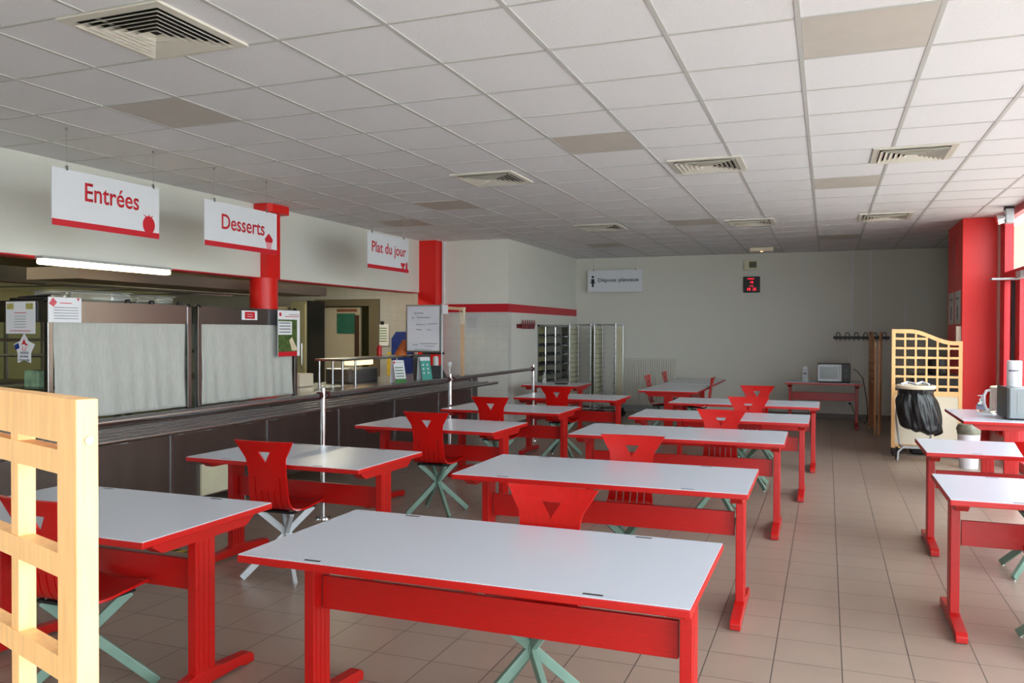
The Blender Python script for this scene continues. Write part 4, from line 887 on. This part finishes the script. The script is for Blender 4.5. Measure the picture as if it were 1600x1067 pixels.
mw = thing('microwave_oven', 'grey cased microwave on the sideways table at the right frame edge', 'microwave', (1.76, 8.88, TZ+.0006))
b = B(); b.box(-.19, .22, -.22, .22, .012, .29, bev=.01); obj('case', b, mat('grey_case', (128, 134, 136), .35, metal=.3, var=.03), mw)
b = B(); b.box(-.215, -.19, -.225, .225, .008, .293, bev=.004); obj('door', b, BLACK, mw)
b = B(); b.box(-.13, .18, -.2225, -.219, .05, .25, bev=.0015); obj('pressed_side_panel', b, bpy.data.materials['grey_case'], mw)
for x in (-.15, .17):
    for y in (-.18, .18): b = B(); b.cyl((x, y, 0), (x, y, .012), .014, 10); obj('foot', b, BLACK, mw)
def roll(loc, label, h, r):
    t = thing('paper_roll', label, 'paper roll', loc)
    b = B(); b.lathe([(.02, 0), (r, 0), (r+.001, .01), (r+.001, h-.01), (r-.004, h), (.02, h), (.02, 0)], (0, 0, 0), 32); obj('roll', b, PAPER, t, smooth=True)
    b = B(); zc = h*.62
    b.tube([((r+.002)*math.cos(a), (r+.002)*math.sin(a), zc+.004*math.sin(a*40)) for a in [math.radians(215+q*4) for q in range(20)]], .0045, 5); obj('printed_mark', b, bpy.data.materials['navy_print'], t, label='dark blue printed mark')
roll((1.66, 8.95, TZ+.2925), 'white paper roll standing on the grey cased microwave', .245, .062)
bt = thing('pump_bottle', 'clear hand gel pump bottle on the sideways table by the pillar', 'bottle', (1.475, 9.50, TZ))
b = B(); b.lathe([(0, 0), (.042, 0), (.045, .01), (.045, .07), (.02, .105), (.018, .12), (0, .12)], (0, 0, 0), 22); obj('bottle_body', b, GLASSY, bt, smooth=True)
b = B(); b.lathe([(0, .12), (.018, .12), (.018, .135), (.006, .138), (.006, .155), (.018, .156), (.018, .166), (0, .168)], (0, 0, 0), 16); b.box(-.035, .0, -.007, .007, .157, .165); obj('pump_head', b, PAPER, bt)
b = B(); b.lathe([(.0456, .02), (.0458, .06)], (0, 0, 0), 22); obj('label_band', b, mat('pale_blue_label', (170, 180, 210), .5, var=.1, bscale=40), bt)
kt = thing('glass_jug', 'clear jug with a big white handle beside the grey microwave', 'jug', (1.61, 9.42, TZ))
b = B(); b.lathe([(.0, 0), (.072, 0), (.078, .02), (.074, .22), (.07, .245), (.066, .245), (.07, .2), (.07, .02), (0, .012)], (0, 0, 0), 28); obj('jug_body', b, GLASSY, kt, smooth=True)
b = B(); b.tube([(-.070, 0, .225), (-.105, 0, .215), (-.125, 0, .17), (-.125, 0, .09), (-.105, 0, .035), (-.072, 0, .02)], .014, 10); obj('handle', b, PAPER, kt, smooth=True)
b = B(); b.lathe([(0, .25), (.074, .246), (.078, .256), (.06, .268), (0, .27)], (0, 0, 0), 24); obj('lid', b, CREAM, kt, smooth=True)
cn = thing('milk_carton', 'pale carton pack on the back wall table left of the microwave', 'carton', (-.32, 14.16, TZ))
b = B(); b.box(-.045, .045, -.045, .045, 0, .215, bev=.004); obj('pack', b, mat('grey_white_pack', (170, 172, 176), .5, var=.12, bscale=20), cn)
b = B(); b.prism([(-.045, 0), (.045, 0), (.0, .035)], (0, -.045, .215), X, Z, Y*.09); obj('gable', b, PAPER, cn); b = B(); b.box(-.03, .02, -.0465, -.045, .12, .14); obj('dark_print', b, SIGNK, cn)
# sheets on the shaded side of the pillar
b = B(); b.box(1.573, 1.585, 12.16, 12.38, 2.40, 2.80, bev=.003); obj('red_box', b, REDF, None, 'narrow red box high on the shaded side of the red pillar', 'box')
for k, (y, lab) in enumerate(((11.78, 'nearer white notice sheet on the shaded side of the red pillar'), (12.36, 'farther white notice sheet on the shaded side of the red pillar'))):
    paper('notice_sheet', lab, 'paper', (1.584, y+.48, 1.63), -Y, Z, .48, .43, mat('grey_white_notice', (196, 196, 192), .6, var=.03) if k == 0 else bpy.data.materials['grey_white_notice'], lines=[('ink_line', GREYINK, rct(.2, .75, .8, .80)), ('ink_block', GREYINK, rct(.4, .15, .6, .55))])
b = B(); b.box(1.53, 1.585, 11.70, 11.78, 1.36, 1.60); obj('soap_dispenser', b, CREAM, None, 'small pale holder on the shaded side of the pillar above the lattice', 'dispenser')
# spotlight at the window head
sp = thing('spotlight', 'silver spotlight clamped at the ceiling by the window head', 'spotlight', (1.90, 10.72, 2.83))
b = B(); b.cyl((-.10, 0, -.03), (.03, 0, .0), .055, 24, r2=.04); obj('lamp_head', b, CHROME, sp, smooth=True)
b = B(); b.box(-.02, .06, -.07, .07, -.07, .09, bev=.006); obj('back_box', b, SILV, sp); b = B(); b.box(-.03, .07, -.03, .03, .08, .122); obj('bracket', b, BLACK, sp)
